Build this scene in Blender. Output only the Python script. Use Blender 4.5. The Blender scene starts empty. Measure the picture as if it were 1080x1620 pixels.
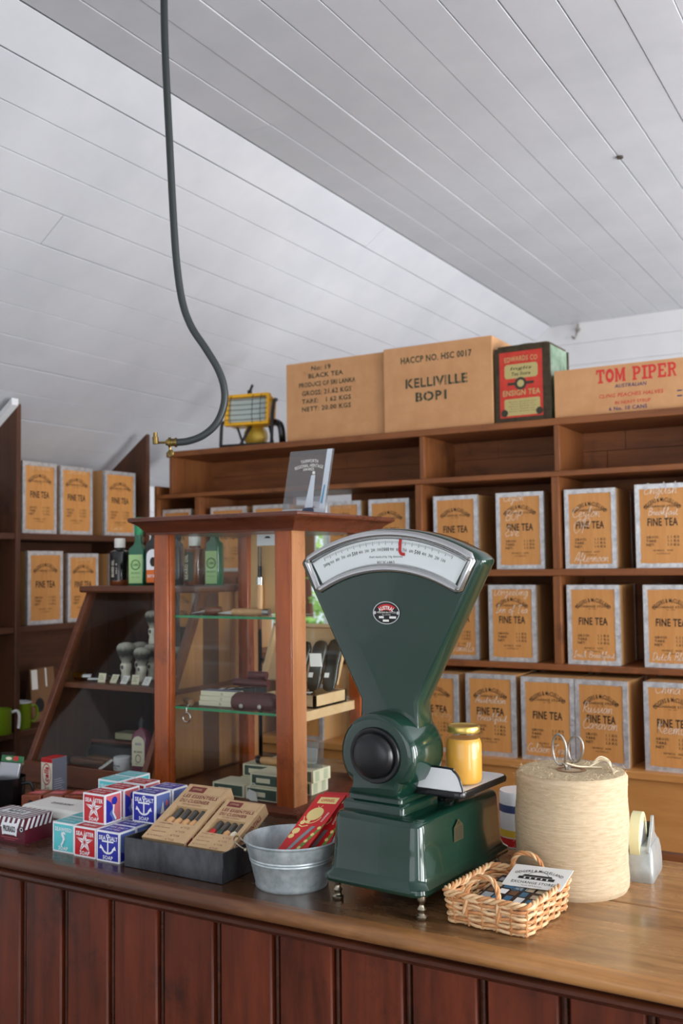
import bpy, math, random
from mathutils import Vector, Matrix
random.seed(7)
PI = math.pi
C = bpy.context.scene.collection

# ------------------------------------------------------------------ camera
EYE = Vector((0.0, 0.0, 1.52))
YAW, PITCH, ROLL = math.radians(30.42), math.radians(3.065), math.radians(-0.682)
_r = Vector((math.cos(YAW), math.sin(YAW), 0)); _f = Vector((-math.sin(YAW), math.cos(YAW), 0)); _u = Vector((0, 0, 1))
_f2 = _f * math.cos(PITCH) + _u * math.sin(PITCH); _u2 = _u * math.cos(PITCH) - _f * math.sin(PITCH)
_r3 = _r * math.cos(ROLL) + _u2 * math.sin(ROLL); _u3 = _u2 * math.cos(ROLL) - _r * math.sin(ROLL)
cam_data = bpy.data.cameras.new('camera'); cam = bpy.data.objects.new('camera', cam_data); C.objects.link(cam)
cam_data.sensor_fit = 'VERTICAL'; cam_data.sensor_height = 36.0; cam_data.lens = 35.0
cam_data.clip_start = 0.05; cam_data.clip_end = 100
cam.matrix_world = Matrix(((_r3.x, _u3.x, -_f2.x, EYE.x), (_r3.y, _u3.y, -_f2.y, EYE.y), (_r3.z, _u3.z, -_f2.z, EYE.z), (0, 0, 0, 1)))
cam_data.dof.use_dof = True; cam_data.dof.focus_distance = 1.66; cam_data.dof.aperture_fstop = 5.6
bpy.context.scene.camera = cam

# ------------------------------------------------------------------ world, lights, exposure
sc = bpy.context.scene
sc.view_settings.view_transform = 'Standard'; sc.view_settings.look = 'None'
sc.view_settings.gamma = 1.0; sc.view_settings.use_curve_mapping = False
sc.view_settings.exposure = -0.06
wd = bpy.data.worlds.new('sky'); sc.world = wd; wd.use_nodes = True
wd.node_tree.nodes['Background'].inputs['Color'].default_value = (0.84, 0.92, 1.0, 1)
wd.node_tree.nodes['Background'].inputs['Strength'].default_value = 1.2

def area_light(name, loc, aim, sx, sy, watts, col):
    l = bpy.data.lights.new(name, 'AREA'); l.shape = 'RECTANGLE'; l.size = sx; l.size_y = sy; l.energy = watts; l.color = col
    o = bpy.data.objects.new(name, l); C.objects.link(o); o.location = loc
    o.rotation_euler = (Vector(aim) - Vector(loc)).to_track_quat('-Z', 'Y').to_euler()
    return o
# daylight coming in at the window openings of the shop (right-hand wall and shop front)
area_light('window_daylight', (2.42, 1.75, 1.45), (-2, 1.75, 1.45), 1.9, 1.5, 126, (0.985, 0.99, 1.0))
area_light('door_daylight', (2.42, -0.35, 1.15), (-2, -0.2, 1.2), 1.0, 2.0, 42, (0.985, 0.99, 1.0))
area_light('shopfront_daylight', (-0.5, -1.62, 1.45), (-0.8, 3, 1.3), 2.2, 1.5, 12, (0.97, 0.985, 1.0))
area_light('garden_daylight', (2.42, 4.3, 1.5), (-2, 4.3, 1.7), 1.2, 1.3, 120, (0.985, 0.99, 1.0))

# ------------------------------------------------------------------ materials
def lin(c):
    out = []
    for v in c:
        v = v / 255.0
        out.append(v / 12.92 if v <= 0.04045 else ((v + 0.055) / 1.055) ** 2.4)
    return (out[0], out[1], out[2], 1.0)
MATS = {}
def mat(name, rgb, rough=0.5, metal=0.0, rgb2=None, scale=(8, 8, 8), bump=0.0, bscale=None, detail=4, coat=0.0, spec=0.5, contrast=(0.35, 0.65), sss=0.0, rough2=None):
    if name in MATS: return MATS[name]
    m = bpy.data.materials.new(name); m.use_nodes = True; nt = m.node_tree; b = nt.nodes['Principled BSDF']
    b.inputs['Base Color'].default_value = lin(rgb); b.inputs['Roughness'].default_value = rough
    b.inputs['Metallic'].default_value = metal; b.inputs['Coat Weight'].default_value = coat
    b.inputs['Specular IOR Level'].default_value = spec
    if sss: b.inputs['Subsurface Weight'].default_value = sss; b.inputs['Subsurface Radius'].default_value = (0.02, 0.012, 0.005)
    if rgb2 or bump:
        tc = nt.nodes.new('ShaderNodeTexCoord'); mp = nt.nodes.new('ShaderNodeMapping'); mp.inputs['Scale'].default_value = scale
        nz = nt.nodes.new('ShaderNodeTexNoise'); nz.inputs['Scale'].default_value = 1.0; nz.inputs['Detail'].default_value = detail; nz.inputs['Roughness'].default_value = 0.62
        nt.links.new(tc.outputs['Object'], mp.inputs['Vector']); nt.links.new(mp.outputs['Vector'], nz.inputs['Vector'])
        if rgb2:
            cr = nt.nodes.new('ShaderNodeValToRGB'); e = cr.color_ramp.elements
            e[0].position, e[1].position = contrast; e[0].color = lin(rgb); e[1].color = lin(rgb2)
            nt.links.new(nz.outputs['Fac'], cr.inputs['Fac']); nt.links.new(cr.outputs['Color'], b.inputs['Base Color'])
        if rough2 is not None:
            mr = nt.nodes.new('ShaderNodeMapRange'); mr.inputs['From Min'].default_value = 0.3; mr.inputs['From Max'].default_value = 0.7
            mr.inputs['To Min'].default_value = rough; mr.inputs['To Max'].default_value = rough2
            nt.links.new(nz.outputs['Fac'], mr.inputs['Value']); nt.links.new(mr.outputs['Result'], b.inputs['Roughness'])
        if bump:
            src = nz
            if bscale:
                mp2 = nt.nodes.new('ShaderNodeMapping'); mp2.inputs['Scale'].default_value = bscale
                src = nt.nodes.new('ShaderNodeTexNoise'); src.inputs['Scale'].default_value = 1.0; src.inputs['Detail'].default_value = 3
                nt.links.new(tc.outputs['Object'], mp2.inputs['Vector']); nt.links.new(mp2.outputs['Vector'], src.inputs['Vector'])
            bp = nt.nodes.new('ShaderNodeBump'); bp.inputs['Strength'].default_value = bump; bp.inputs['Distance'].default_value = 0.004
            nt.links.new(src.outputs['Fac'], bp.inputs['Height']); nt.links.new(bp.outputs['Normal'], b.inputs['Normal'])
    MATS[name] = m; return m

def wood(name, rgb, rgb2, axis='x', rough=0.45, rough2=None, bump=0.15, coat=0.0, fine=60, long=3.0, rgb3=None, spec=0.5, worn_glare=None):
    """board grain: long streaks along one axis, with slower blotches of wear over them"""
    if name in MATS: return MATS[name]
    m = bpy.data.materials.new(name); m.use_nodes = True; nt = m.node_tree; b = nt.nodes['Principled BSDF']; L = nt.links.new
    b.inputs['Coat Weight'].default_value = coat; b.inputs['Roughness'].default_value = rough; b.inputs['Specular IOR Level'].default_value = spec
    tc = nt.nodes.new('ShaderNodeTexCoord'); mp = nt.nodes.new('ShaderNodeMapping')
    s = [fine, fine, fine]; s['xyz'.index(axis)] = long; mp.inputs['Scale'].default_value = s
    n1 = nt.nodes.new('ShaderNodeTexNoise'); n1.inputs['Scale'].default_value = 1; n1.inputs['Detail'].default_value = 5; n1.inputs['Roughness'].default_value = 0.65
    n1.inputs['Distortion'].default_value = 0.6
    mp2 = nt.nodes.new('ShaderNodeMapping'); s2 = [9, 9, 9]; s2['xyz'.index(axis)] = 2.5; mp2.inputs['Scale'].default_value = s2
    n2 = nt.nodes.new('ShaderNodeTexNoise'); n2.inputs['Scale'].default_value = 1; n2.inputs['Detail'].default_value = 6; n2.inputs['Roughness'].default_value = 0.7
    L(tc.outputs['Object'], mp.inputs['Vector']); L(tc.outputs['Object'], mp2.inputs['Vector'])
    L(mp.outputs['Vector'], n1.inputs['Vector']); L(mp2.outputs['Vector'], n2.inputs['Vector'])
    cr = nt.nodes.new('ShaderNodeValToRGB'); e = cr.color_ramp.elements; e[0].position = 0.32; e[1].position = 0.68
    e[0].color = lin(rgb); e[1].color = lin(rgb2)
    add = nt.nodes.new('ShaderNodeMath'); add.operation = 'MULTIPLY_ADD'; add.inputs[1].default_value = 0.5; L(n1.outputs['Fac'], add.inputs[0])
    mul = nt.nodes.new('ShaderNodeMath'); mul.operation = 'MULTIPLY'; mul.inputs[1].default_value = 0.5; L(n2.outputs['Fac'], mul.inputs[0]); L(mul.outputs[0], add.inputs[2])
    L(add.outputs[0], cr.inputs['Fac'])
    out = cr.outputs['Color']
    if rgb3:
        n3 = nt.nodes.new('ShaderNodeTexNoise'); n3.inputs['Scale'].default_value = 5; n3.inputs['Detail'].default_value = 8; n3.inputs['Roughness'].default_value = 0.75
        L(tc.outputs['Object'], n3.inputs['Vector'])
        c3 = nt.nodes.new('ShaderNodeValToRGB'); c3.color_ramp.elements[0].position = 0.54; c3.color_ramp.elements[1].position = 0.74
        L(n3.outputs['Fac'], c3.inputs['Fac'])
        mx = nt.nodes.new('ShaderNodeMix'); mx.data_type = 'RGBA'; L(c3.outputs['Color'], mx.inputs[0]); L(out, mx.inputs[6]); mx.inputs[7].default_value = lin(rgb3); out = mx.outputs[2]
    if worn_glare:      # rubbed end of a top with glare painted in: grain colours, where it starts
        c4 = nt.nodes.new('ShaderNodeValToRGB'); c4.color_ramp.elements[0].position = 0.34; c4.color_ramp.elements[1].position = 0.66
        c4.color_ramp.elements[0].color = lin(worn_glare[0]); c4.color_ramp.elements[1].color = lin(worn_glare[1]); L(add.outputs[0], c4.inputs['Fac'])
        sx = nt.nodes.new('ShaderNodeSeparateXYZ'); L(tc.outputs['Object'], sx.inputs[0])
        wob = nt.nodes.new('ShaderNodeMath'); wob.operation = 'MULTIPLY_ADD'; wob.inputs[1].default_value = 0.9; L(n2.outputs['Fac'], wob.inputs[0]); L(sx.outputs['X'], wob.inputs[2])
        mk = nt.nodes.new('ShaderNodeMapRange'); mk.inputs['From Min'].default_value = worn_glare[2] + .45; mk.inputs['From Max'].default_value = worn_glare[3] + .45; L(wob.outputs[0], mk.inputs['Value'])
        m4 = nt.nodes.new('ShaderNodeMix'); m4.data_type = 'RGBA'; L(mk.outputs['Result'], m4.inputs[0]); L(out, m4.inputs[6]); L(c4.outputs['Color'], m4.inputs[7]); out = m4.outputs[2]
    L(out, b.inputs['Base Color'])
    if rough2 is not None:
        mr = nt.nodes.new('ShaderNodeMapRange'); mr.inputs['From Min'].default_value = 0.35; mr.inputs['From Max'].default_value = 0.65
        mr.inputs['To Min'].default_value = rough; mr.inputs['To Max'].default_value = rough2
        L(n2.outputs['Fac'], mr.inputs['Value']); L(mr.outputs['Result'], b.inputs['Roughness'])
    if bump:
        bp = nt.nodes.new('ShaderNodeBump'); bp.inputs['Strength'].default_value = bump; bp.inputs['Distance'].default_value = 0.003
        L(n1.outputs['Fac'], bp.inputs['Height']); L(bp.outputs['Normal'], b.inputs['Normal'])
    MATS[name] = m; return m

def glass(name, tint=(255, 255, 255), refl=1.0, rough=0.0, haze=0.0):
    """thin pane: lets light straight through and mirrors by Fresnel"""
    if name in MATS: return MATS[name]
    m = bpy.data.materials.new(name); m.use_nodes = True; nt = m.node_tree; L = nt.links.new
    nt.nodes.remove(nt.nodes['Principled BSDF']); out = nt.nodes['Material Output']
    tr = nt.nodes.new('ShaderNodeBsdfTransparent'); tr.inputs['Color'].default_value = lin(tint)
    gl = nt.nodes.new('ShaderNodeBsdfGlossy'); gl.inputs['Roughness'].default_value = rough
    lw = nt.nodes.new('ShaderNodeLayerWeight'); lw.inputs['Blend'].default_value = 0.5
    pw = nt.nodes.new('ShaderNodeMath'); pw.operation = 'POWER'; pw.inputs[1].default_value = 5.0; L(lw.outputs['Facing'], pw.inputs[0])
    mu = nt.nodes.new('ShaderNodeMath'); mu.operation = 'MULTIPLY_ADD'; mu.inputs[1].default_value = 0.9 * refl; mu.inputs[2].default_value = 0.04 * refl; L(pw.outputs[0], mu.inputs[0])
    mx = nt.nodes.new('ShaderNodeMixShader'); L(mu.outputs[0], mx.inputs[0])
    base = tr.outputs[0]
    if haze:
        df = nt.nodes.new('ShaderNodeBsdfDiffuse'); df.inputs['Color'].default_value = (0.8, 0.8, 0.8, 1)
        m2 = nt.nodes.new('ShaderNodeMixShader'); m2.inputs[0].default_value = haze; L(tr.outputs[0], m2.inputs[1]); L(df.outputs[0], m2.inputs[2]); base = m2.outputs[0]
    L(base, mx.inputs[1]); L(gl.outputs[0], mx.inputs[2]); L(mx.outputs[0], out.inputs['Surface'])
    MATS[name] = m; return m

M_white = mat('white_paint', (234, 235, 237), 0.42, rgb2=(226, 228, 231), scale=(3, 3, 3), bump=0.12, bscale=(22, 3, 22))
M_ceil = mat('ceiling_paint', (204, 206, 211), 0.42, rgb2=(194, 197, 203), scale=(3, 3, 3), bump=0.12, bscale=(22, 3, 22))
M_gap = mat('gap_dirt', (74, 62, 52), 0.9)
M_floor = wood('floor_boards', (104, 100, 98), (140, 136, 132), 'y', 0.5)
M_ctop = wood('counter_top_wood', (46, 30, 20), (84, 56, 36), 'x', 0.16, 0.34, 0.10, rgb3=(98, 68, 42), fine=45, worn_glare=((122, 84, 50), (186, 140, 90), 0.05, 0.50))  # paler right end holds painted glare as well as wear
M_cnose = wood('counter_nosing_wood', (58, 33, 20), (112, 66, 38), 'x', 0.25, 0.45, 0.3, rgb3=(44, 26, 17), fine=70, worn_glare=((132, 84, 44), (196, 140, 82), -0.15, 0.45))  # golden right end: the same glare painted over rubbed wood
M_cbead = wood('counter_moulding_wood', (40, 19, 11), (92, 44, 23), 'x', 0.25, 0.45, 0.2, rgb3=(38, 21, 15), fine=70)
M_cfront = wood('counter_front_wood', (46, 17, 8), (122, 52, 25), 'z', 0.34, 0.5, 0.12, rgb3=(36, 17, 11), fine=26, long=2.2, spec=0.35)
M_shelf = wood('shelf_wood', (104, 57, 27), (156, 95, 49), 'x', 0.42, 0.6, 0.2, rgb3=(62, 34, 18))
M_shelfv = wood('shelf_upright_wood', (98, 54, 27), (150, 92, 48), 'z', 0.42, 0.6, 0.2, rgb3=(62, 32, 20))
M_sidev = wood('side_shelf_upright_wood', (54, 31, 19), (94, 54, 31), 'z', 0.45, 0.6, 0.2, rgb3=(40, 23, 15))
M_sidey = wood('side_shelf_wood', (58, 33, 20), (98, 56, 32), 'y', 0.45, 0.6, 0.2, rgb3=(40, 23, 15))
M_back = wood('back_board_wood', (104, 58, 31), (162, 100, 56), 'x', 0.55, 0.7, 0.2, rgb3=(74, 42, 24), fine=30)
M_bench = wood('bench_board_wood', (176, 116, 58), (206, 148, 84), 'x', 0.4, 0.55, 0.08, fine=30)
M_case = wood('cabinet_wood', (116, 46, 14), (184, 92, 36), 'z', 0.22, 0.4, 0.15, coat=0.25, rgb3=(92, 40, 20), fine=50)
M_casex = wood('cabinet_moulding_wood', (74, 34, 20), (112, 56, 34), 'x', 0.25, 0.4, 0.15, coat=0.25, fine=50)
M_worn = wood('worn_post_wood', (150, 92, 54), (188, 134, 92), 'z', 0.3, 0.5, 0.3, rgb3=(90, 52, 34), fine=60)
M_slope = wood('sloped_case_wood', (78, 40, 24), (118, 66, 40), 'x', 0.35, 0.5, 0.15, fine=40)
M_light = wood('pale_ply', (206, 168, 122), (226, 194, 152), 'x', 0.5, None, 0.05, fine=30)
M_beech = wood('beech', (204, 150, 98), (226, 178, 126), 'z', 0.4, None, 0.05, fine=80)
M_green = mat('green_enamel', (16, 47, 36), 0.15, coat=0.5, rgb2=(19, 53, 41), scale=(6, 6, 6), bump=0.02, bscale=(140, 140, 140))
M_chrome = mat('chrome', (205, 205, 205), 0.16, 1.0)
M_steel = mat('brushed_steel', (176, 172, 166), 0.3, 1.0)
M_brass = mat('old_brass', (152, 128, 76), 0.35, 1.0, rgb2=(110, 92, 56), scale=(60, 60, 60))
M_nickel = mat('tarnished_nickel', (176, 166, 146), 0.28, 1.0)
M_black = mat('black_gloss', (14, 14, 16), 0.22)
M_blackm = mat('black_matt', (22, 22, 24), 0.55)
M_knob = mat('black_bakelite', (12, 12, 15), 0.3)
M_enamel = mat('white_enamel', (236, 238, 240), 0.12, coat=0.3)
M_dial = mat('dial_white', (236, 238, 240), 0.5)
M_ink = mat('black_ink', (44, 34, 26), 0.7)
M_inkfade = mat('faded_ink', (84, 60, 40), 0.7)
M_stencil = mat('stencil_green', (52, 62, 46), 0.8)
M_red = mat('red_paint', (196, 30, 34), 0.35)
M_kraft = mat('kraft_board', (206, 154, 106), 0.7, rgb2=(196, 143, 96), scale=(14, 14, 14), bump=0.05, bscale=(120, 20, 20))
M_kraft2 = mat('opinel_kraft', (206, 172, 130), 0.65, rgb2=(198, 164, 122), scale=(40, 40, 40))
M_maroon = mat('maroon_print', (124, 52, 48), 0.6)
M_teaply = wood('tea_box_ply', (190, 128, 66), (210, 150, 86), 'z', 0.5, None, 0.05, fine=90, long=6)
M_teaside = wood('tea_box_side', (176, 128, 76), (200, 152, 98), 'z', 0.6, None, 0.05, fine=50, long=4)
M_foil = mat('foil_tape', (226, 226, 226), 0.34, 0.55, rgb2=(192, 192, 194), scale=(60, 60, 60), bump=0.35, bscale=(80, 80, 80))
M_chalk = mat('white_chalk', (236, 222, 204), 0.7)
M_chalkf = mat('faint_chalk', (224, 184, 138), 0.7)
M_paper = mat('white_paper', (238, 236, 230), 0.7)
M_cream = mat('cream_paper', (232, 224, 196), 0.7)
M_hose = mat('black_rubber_hose', (40, 46, 46), 0.42)
M_galv = mat('galvanised', (204, 212, 214), 0.42, 0.5, rgb2=(160, 172, 176), scale=(38, 38, 38), bump=0.05, detail=8)
M_dkmetal = mat('dark_zinc', (74, 74, 78), 0.34, 0.8, rgb2=(104, 106, 110), scale=(30, 30, 12), detail=8)
M_wicker = mat('wicker', (212, 168, 120), 0.5, rgb2=(234, 200, 156), scale=(30, 30, 90))
M_wicker2 = mat('wicker_brown', (186, 124, 74), 0.5, rgb2=(210, 152, 98), scale=(40, 40, 40))
M_honey = mat('honey', (218, 158, 58), 0.35, coat=0.3)
M_yellow = mat('yellow_paint', (232, 172, 24), 0.35)
M_glass = glass('clear_glass', (250, 252, 251), 0.4)
M_gedge = mat('green_glass_edge', (20, 140, 84), 0.1)
M_acryl = glass('smoky_acrylic', (214, 216, 220), 1.0, 0.0, 0.12)
M_bag = glass('clear_plastic', (235, 238, 240), 1.4, 0.12, 0.12)
M_burg = mat('burgundy_leather', (84, 26, 26), 0.3)
M_dkleather = mat('black_leather', (36, 34, 28), 0.3, rgb2=(52, 50, 38), scale=(20, 20, 20))

# ------------------------------------------------------------------ mesh helpers
def fr(O, U, V):
    O, U, V = Vector(O), Vector(U).normalized(), Vector(V).normalized(); N = U.cross(V)
    return lambda u, v, d=0.0: O + U * u + V * v + N * d
def front(x, y, z):      # a face looking towards -Y; u to the right, v up
    return fr((x, y, z), (1, 0, 0), (0, 0, 1))
def rside(x, y, z):      # a face looking towards +X
    return fr((x, y, z), (0, 1, 0), (0, 0, 1))
def topf(x, y, z):       # a face looking up
    return fr((x, y, z), (1, 0, 0), (0, 1, 0))
_tm = {}
def text_data(body, bold=0.0, shear=0.0, res=2):
    k = (body, bold, shear, res)
    if k not in _tm:
        cu = bpy.data.curves.new('lettering', 'FONT'); cu.body = body; cu.size = 1.0; cu.offset = bold; cu.shear = shear; cu.resolution_u = res
        cu.align_x = 'CENTER'; cu.space_character = 1.08
        ob = bpy.data.objects.new('lettering', cu); C.objects.link(ob); bpy.context.view_layer.update()
        me = bpy.data.meshes.new_from_object(ob.evaluated_get(bpy.context.evaluated_depsgraph_get()))
        vs = [(v.co.x, v.co.y) for v in me.vertices]; fs = [list(p.vertices) for p in me.polygons]
        C.objects.unlink(ob); bpy.data.objects.remove(ob); bpy.data.curves.remove(cu); bpy.data.meshes.remove(me)
        if not vs: vs = [(0, 0)]
        x0, x1 = min(v[0] for v in vs), max(v[0] for v in vs); y0, y1 = min(v[1] for v in vs), max(v[1] for v in vs)
        _tm[k] = ([((x - (x0 + x1) / 2) / max(x1 - x0, 1e-6), (y - (y0 + y1) / 2) / max(y1 - y0, 1e-6)) for x, y in vs], fs)
    return _tm[k]

def smooth_path(pts, n=6, closed=False):
    P = [Vector(p) for p in pts]; out = []; N = len(P)
    rng = range(N) if closed else range(N - 1)
    for i in rng:
        p0 = P[(i - 1) % N] if (closed or i > 0) else P[0]; p1 = P[i]; p2 = P[(i + 1) % N]; p3 = P[(i + 2) % N] if (closed or i + 2 < N) else P[-1]
        for k in range(n):
            t = k / n
            out.append(0.5 * ((2 * p1) + (p2 - p0) * t + (2 * p0 - 5 * p1 + 4 * p2 - p3) * t * t + (3 * p1 - p0 - 3 * p2 + p3) * t ** 3))
    if not closed: out.append(P[-1])
    return out
def rr(cx, cy, hx, hy, r, n=4):
    pts = []
    for sx, sy, a0 in ((1, 1, 0), (-1, 1, 90), (-1, -1, 180), (1, -1, 270)):
        for k in range(n + 1):
            a = math.radians(a0 + 90 * k / n); pts.append((cx + sx * (hx - r) + r * math.cos(a), cy + sy * (hy - r) + r * math.sin(a)))
    return pts
def arc(cx, cy, r, a0, a1, n):
    return [(cx + r * math.cos(math.radians(a0 + (a1 - a0) * k / n)), cy + r * math.sin(math.radians(a0 + (a1 - a0) * k / n))) for k in range(n + 1)]

class MB:
    def __init__(s): s.v = []; s.f = []; s.m = []; s.s = []
    def add(s, vs, fs, mi=0, smooth=False):
        o = len(s.v); s.v += [Vector(v) for v in vs]
        for f in fs: s.f.append([i + o for i in f]); s.m.append(mi); s.s.append(smooth)
        return s
    def box(s, x0, y0, z0, x1, y1, z1, mi=0):
        vs = [(x0, y0, z0), (x1, y0, z0), (x1, y1, z0), (x0, y1, z0), (x0, y0, z1), (x1, y0, z1), (x1, y1, z1), (x0, y1, z1)]
        return s.add(vs, [[3, 2, 1, 0], [4, 5, 6, 7], [0, 1, 5, 4], [1, 2, 6, 5], [2, 3, 7, 6], [3, 0, 4, 7]], mi)
    def hexa(s, b, t, mi=0):       # bottom 4 and top 4 corners, both anticlockwise seen from above
        return s.add(list(b) + list(t), [[3, 2, 1, 0], [4, 5, 6, 7], [0, 1, 5, 4], [1, 2, 6, 5], [2, 3, 7, 6], [3, 0, 4, 7]], mi)
    def slab(s, F, u0, v0, u1, v1, d0, d1, mi=0):   # a box in a face frame
        return s.hexa([F(u0, v0, d0), F(u1, v0, d0), F(u1, v1, d0), F(u0, v1, d0)], [F(u0, v0, d1), F(u1, v0, d1), F(u1, v1, d1), F(u0, v1, d1)], mi)
    def poly(s, F, pts, d=0.0003, mi=0): return s.add([F(u, v, d) for u, v in pts], [list(range(len(pts)))], mi)
    def rect(s, F, u0, v0, u1, v1, d=0.0003, mi=0): return s.poly(F, [(u0, v0), (u1, v0), (u1, v1), (u0, v1)], d, mi)
    def disc(s, F, u, v, ru, rv=None, d=0.0003, mi=0, n=28):
        rv = rv or ru
        return s.poly(F, [(u + ru * math.cos(2 * PI * k / n), v + rv * math.sin(2 * PI * k / n)) for k in range(n)], d, mi)
    def ring(s, F, u, v, r0, r1, d=0.0003, mi=0, n=32, ratio=1.0, a0=0, a1=360):
        k = n if a1 - a0 == 360 else n + 1
        A = [math.radians(a0 + (a1 - a0) * i / n) for i in range(k)]
        vs = [F(u + r0 * math.cos(a), v + r0 * ratio * math.sin(a), d) for a in A] + [F(u + r1 * math.cos(a), v + r1 * ratio * math.sin(a), d) for a in A]
        fs = [[i, (i + 1) % k, k + (i + 1) % k, k + i][::-1] for i in range(n)]
        return s.add(vs, fs, mi)
    def line(s, F, pts, w, d=0.0003, mi=0):     # flat ribbon along a path on a face
        P = [Vector((p[0], p[1])) for p in pts]; vs = []; fs = []
        for i, p in enumerate(P):
            a = P[max(i - 1, 0)]; b = P[min(i + 1, len(P) - 1)]; t = (b - a)
            t = t.normalized() if t.length > 1e-9 else Vector((1, 0)); n = Vector((-t.y, t.x)) * w / 2
            vs += [F(p.x - n.x, p.y - n.y, d), F(p.x + n.x, p.y + n.y, d)]
            if i: fs.append([2 * i - 2, 2 * i, 2 * i + 1, 2 * i - 1])
        return s.add(vs, fs, mi)
    def text(s, F, body, u, v, w, h, mi=0, d=0.0004, bold=0.0, bend=None, shear=0.0, rot=0.0, res=2):
        vs, fs = text_data(body, bold, shear, res); out = []; cr, sr = math.cos(rot), math.sin(rot)
        for x, y in vs:
            x *= w; y *= h
            if bend:
                a = x / bend; x, y = (bend + y) * math.sin(a), (bend + y) * math.cos(a) - bend
            x, y = x * cr - y * sr, x * sr + y * cr
            out.append(F(u + x, v + y, d))
        return s.add(out, fs, mi)
    def prism(s, pts, axis, a, b, mi=0, smooth=False):
        def mk(p, t): return {'x': (t, p[0], p[1]), 'y': (p[0], t, p[1]), 'z': (p[0], p[1], t)}[axis]
        n = len(pts); vs = [mk(p, a) for p in pts] + [mk(p, b) for p in pts]
        fs = [list(range(n)), list(range(2 * n - 1, n - 1, -1))]
        s.add(vs, fs, mi)
        o = len(s.v) - 2 * n
        for i in range(n): s.f.append([o + i, o + n + i, o + n + (i + 1) % n, o + (i + 1) % n]); s.m.append(mi); s.s.append(smooth)
        return s
    def lathe(s, prof, c=(0, 0, 0), n=32, mi=0, axis='z', smooth=True, cap=True):
        c = Vector(c); vs = []; fs = []
        for r, z in prof:
            for k in range(n):
                a = 2 * PI * k / n; x, y = r * math.cos(a), r * math.sin(a)
                vs.append(c + Vector({'z': (x, y, z), 'y': (x, z, -y), 'x': (z, x, y)}[axis]))
        for i in range(len(prof) - 1):
            for k in range(n): fs.append([i * n + k, i * n + (k + 1) % n, (i + 1) * n + (k + 1) % n, (i + 1) * n + k])
        s.add(vs, fs, mi, smooth)
        if cap:
            o = len(s.v) - len(vs)
            if prof[0][0] > 1e-6: s.f.append([o + k for k in range(n)][::-1]); s.m.append(mi); s.s.append(False)
            if prof[-1][0] > 1e-6: q = o + (len(prof) - 1) * n; s.f.append([q + k for k in range(n)]); s.m.append(mi); s.s.append(False)
        return s
    def loft(s, loops, mi=0, smooth=False, cap=True):   # loops of 3D points, equal counts
        n = len(loops[0]); vs = [p for l in loops for p in l]; fs = []
        for i in range(len(loops) - 1):
            for k in range(n): fs.append([i * n + k, i * n + (k + 1) % n, (i + 1) * n + (k + 1) % n, (i + 1) * n + k])
        s.add(vs, fs, mi, smooth)
        if cap:
            o = len(s.v) - len(vs)
            s.f.append([o + k for k in range(n)][::-1]); s.m.append(mi); s.s.append(False)
            q = o + (len(loops) - 1) * n; s.f.append([q + k for k in range(n)]); s.m.append(mi); s.s.append(False)
        return s
    def tube(s, pts, r, n=8, closed=False, mi=0, squash=None):
        P = [Vector(p) for p in pts]; N = len(P); R = r if isinstance(r, (list, tuple)) else [r] * N
        T = []
        for i in range(N):
            a = P[(i - 1) % N] if (closed or i > 0) else P[i]; b = P[(i + 1) % N] if (closed or i < N - 1) else P[i]
            t = b - a; T.append(t.normalized() if t.length > 1e-9 else Vector((0, 0, 1)))
        ref = Vector((0, 0, 1)) if abs(T[0].z) < 0.9 else Vector((1, 0, 0))
        nrm = T[0].cross(ref).normalized(); vs = []; fs = []
        for i in range(N):
            nrm = (nrm - T[i] * nrm.dot(T[i])); nrm = nrm.normalized() if nrm.length > 1e-6 else T[i].orthogonal().normalized()
            bn = T[i].cross(nrm)
            for k in range(n):
                a = 2 * PI * k / n; q = (nrm * math.cos(a) + bn * math.sin(a)) * R[i]
                if squash: q = Vector((q.x * squash[0], q.y * squash[1], q.z * squash[2]))
                vs.append(P[i] + q)
        for i in range(N if closed else N - 1):
            j = (i + 1) % N
            for k in range(n): fs.append([i * n + k, i * n + (k + 1) % n, j * n + (k + 1) % n, j * n + k])
        s.add(vs, fs, mi, True)
        if not closed:
            o = len(s.v) - len(vs)
            s.f.append([o + k for k in range(n)][::-1]); s.m.append(mi); s.s.append(False)
            s.f.append([o + (N - 1) * n + k for k in range(n)]); s.m.append(mi); s.s.append(False)
        return s
    def ball(s, c, r, mi=0, n=20, sq=(1, 1, 1)):
        c = Vector(c); L = []
        for i in range(1, n // 2):
            a = -PI / 2 + PI * i / (n // 2); L.append([c + Vector((r * sq[0] * math.cos(a) * math.cos(2 * PI * k / n), r * sq[1] * math.cos(a) * math.sin(2 * PI * k / n), r * sq[2] * math.sin(a))) for k in range(n)])
        return s.loft(L, mi, True)
    def build(s, name, mats, parent=None, world=False, bevel=0.0, seg=2, limit=40):
        off = Vector((0, 0, 0))
        if world:
            p = parent
            while p is not None: off += p.location; p = p.parent
        me = bpy.data.meshes.new(name)
        me.from_pydata([tuple(v - off) for v in s.v], [], s.f)
        for m in (mats if isinstance(mats, (list, tuple)) else [mats]): me.materials.append(m)
        me.polygons.foreach_set('material_index', s.m); me.polygons.foreach_set('use_smooth', s.s); me.update(); me.set_sharp_from_angle(angle=math.radians(42))
        o = bpy.data.objects.new(name, me); C.objects.link(o)
        if parent is not None: o.parent = parent
        if bevel:
            b = o.modifiers.new('bevel', 'BEVEL'); b.width = bevel; b.segments = seg; b.limit_method = 'ANGLE'; b.angle_limit = math.radians(limit); b.harden_normals = False
        return o

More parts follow.
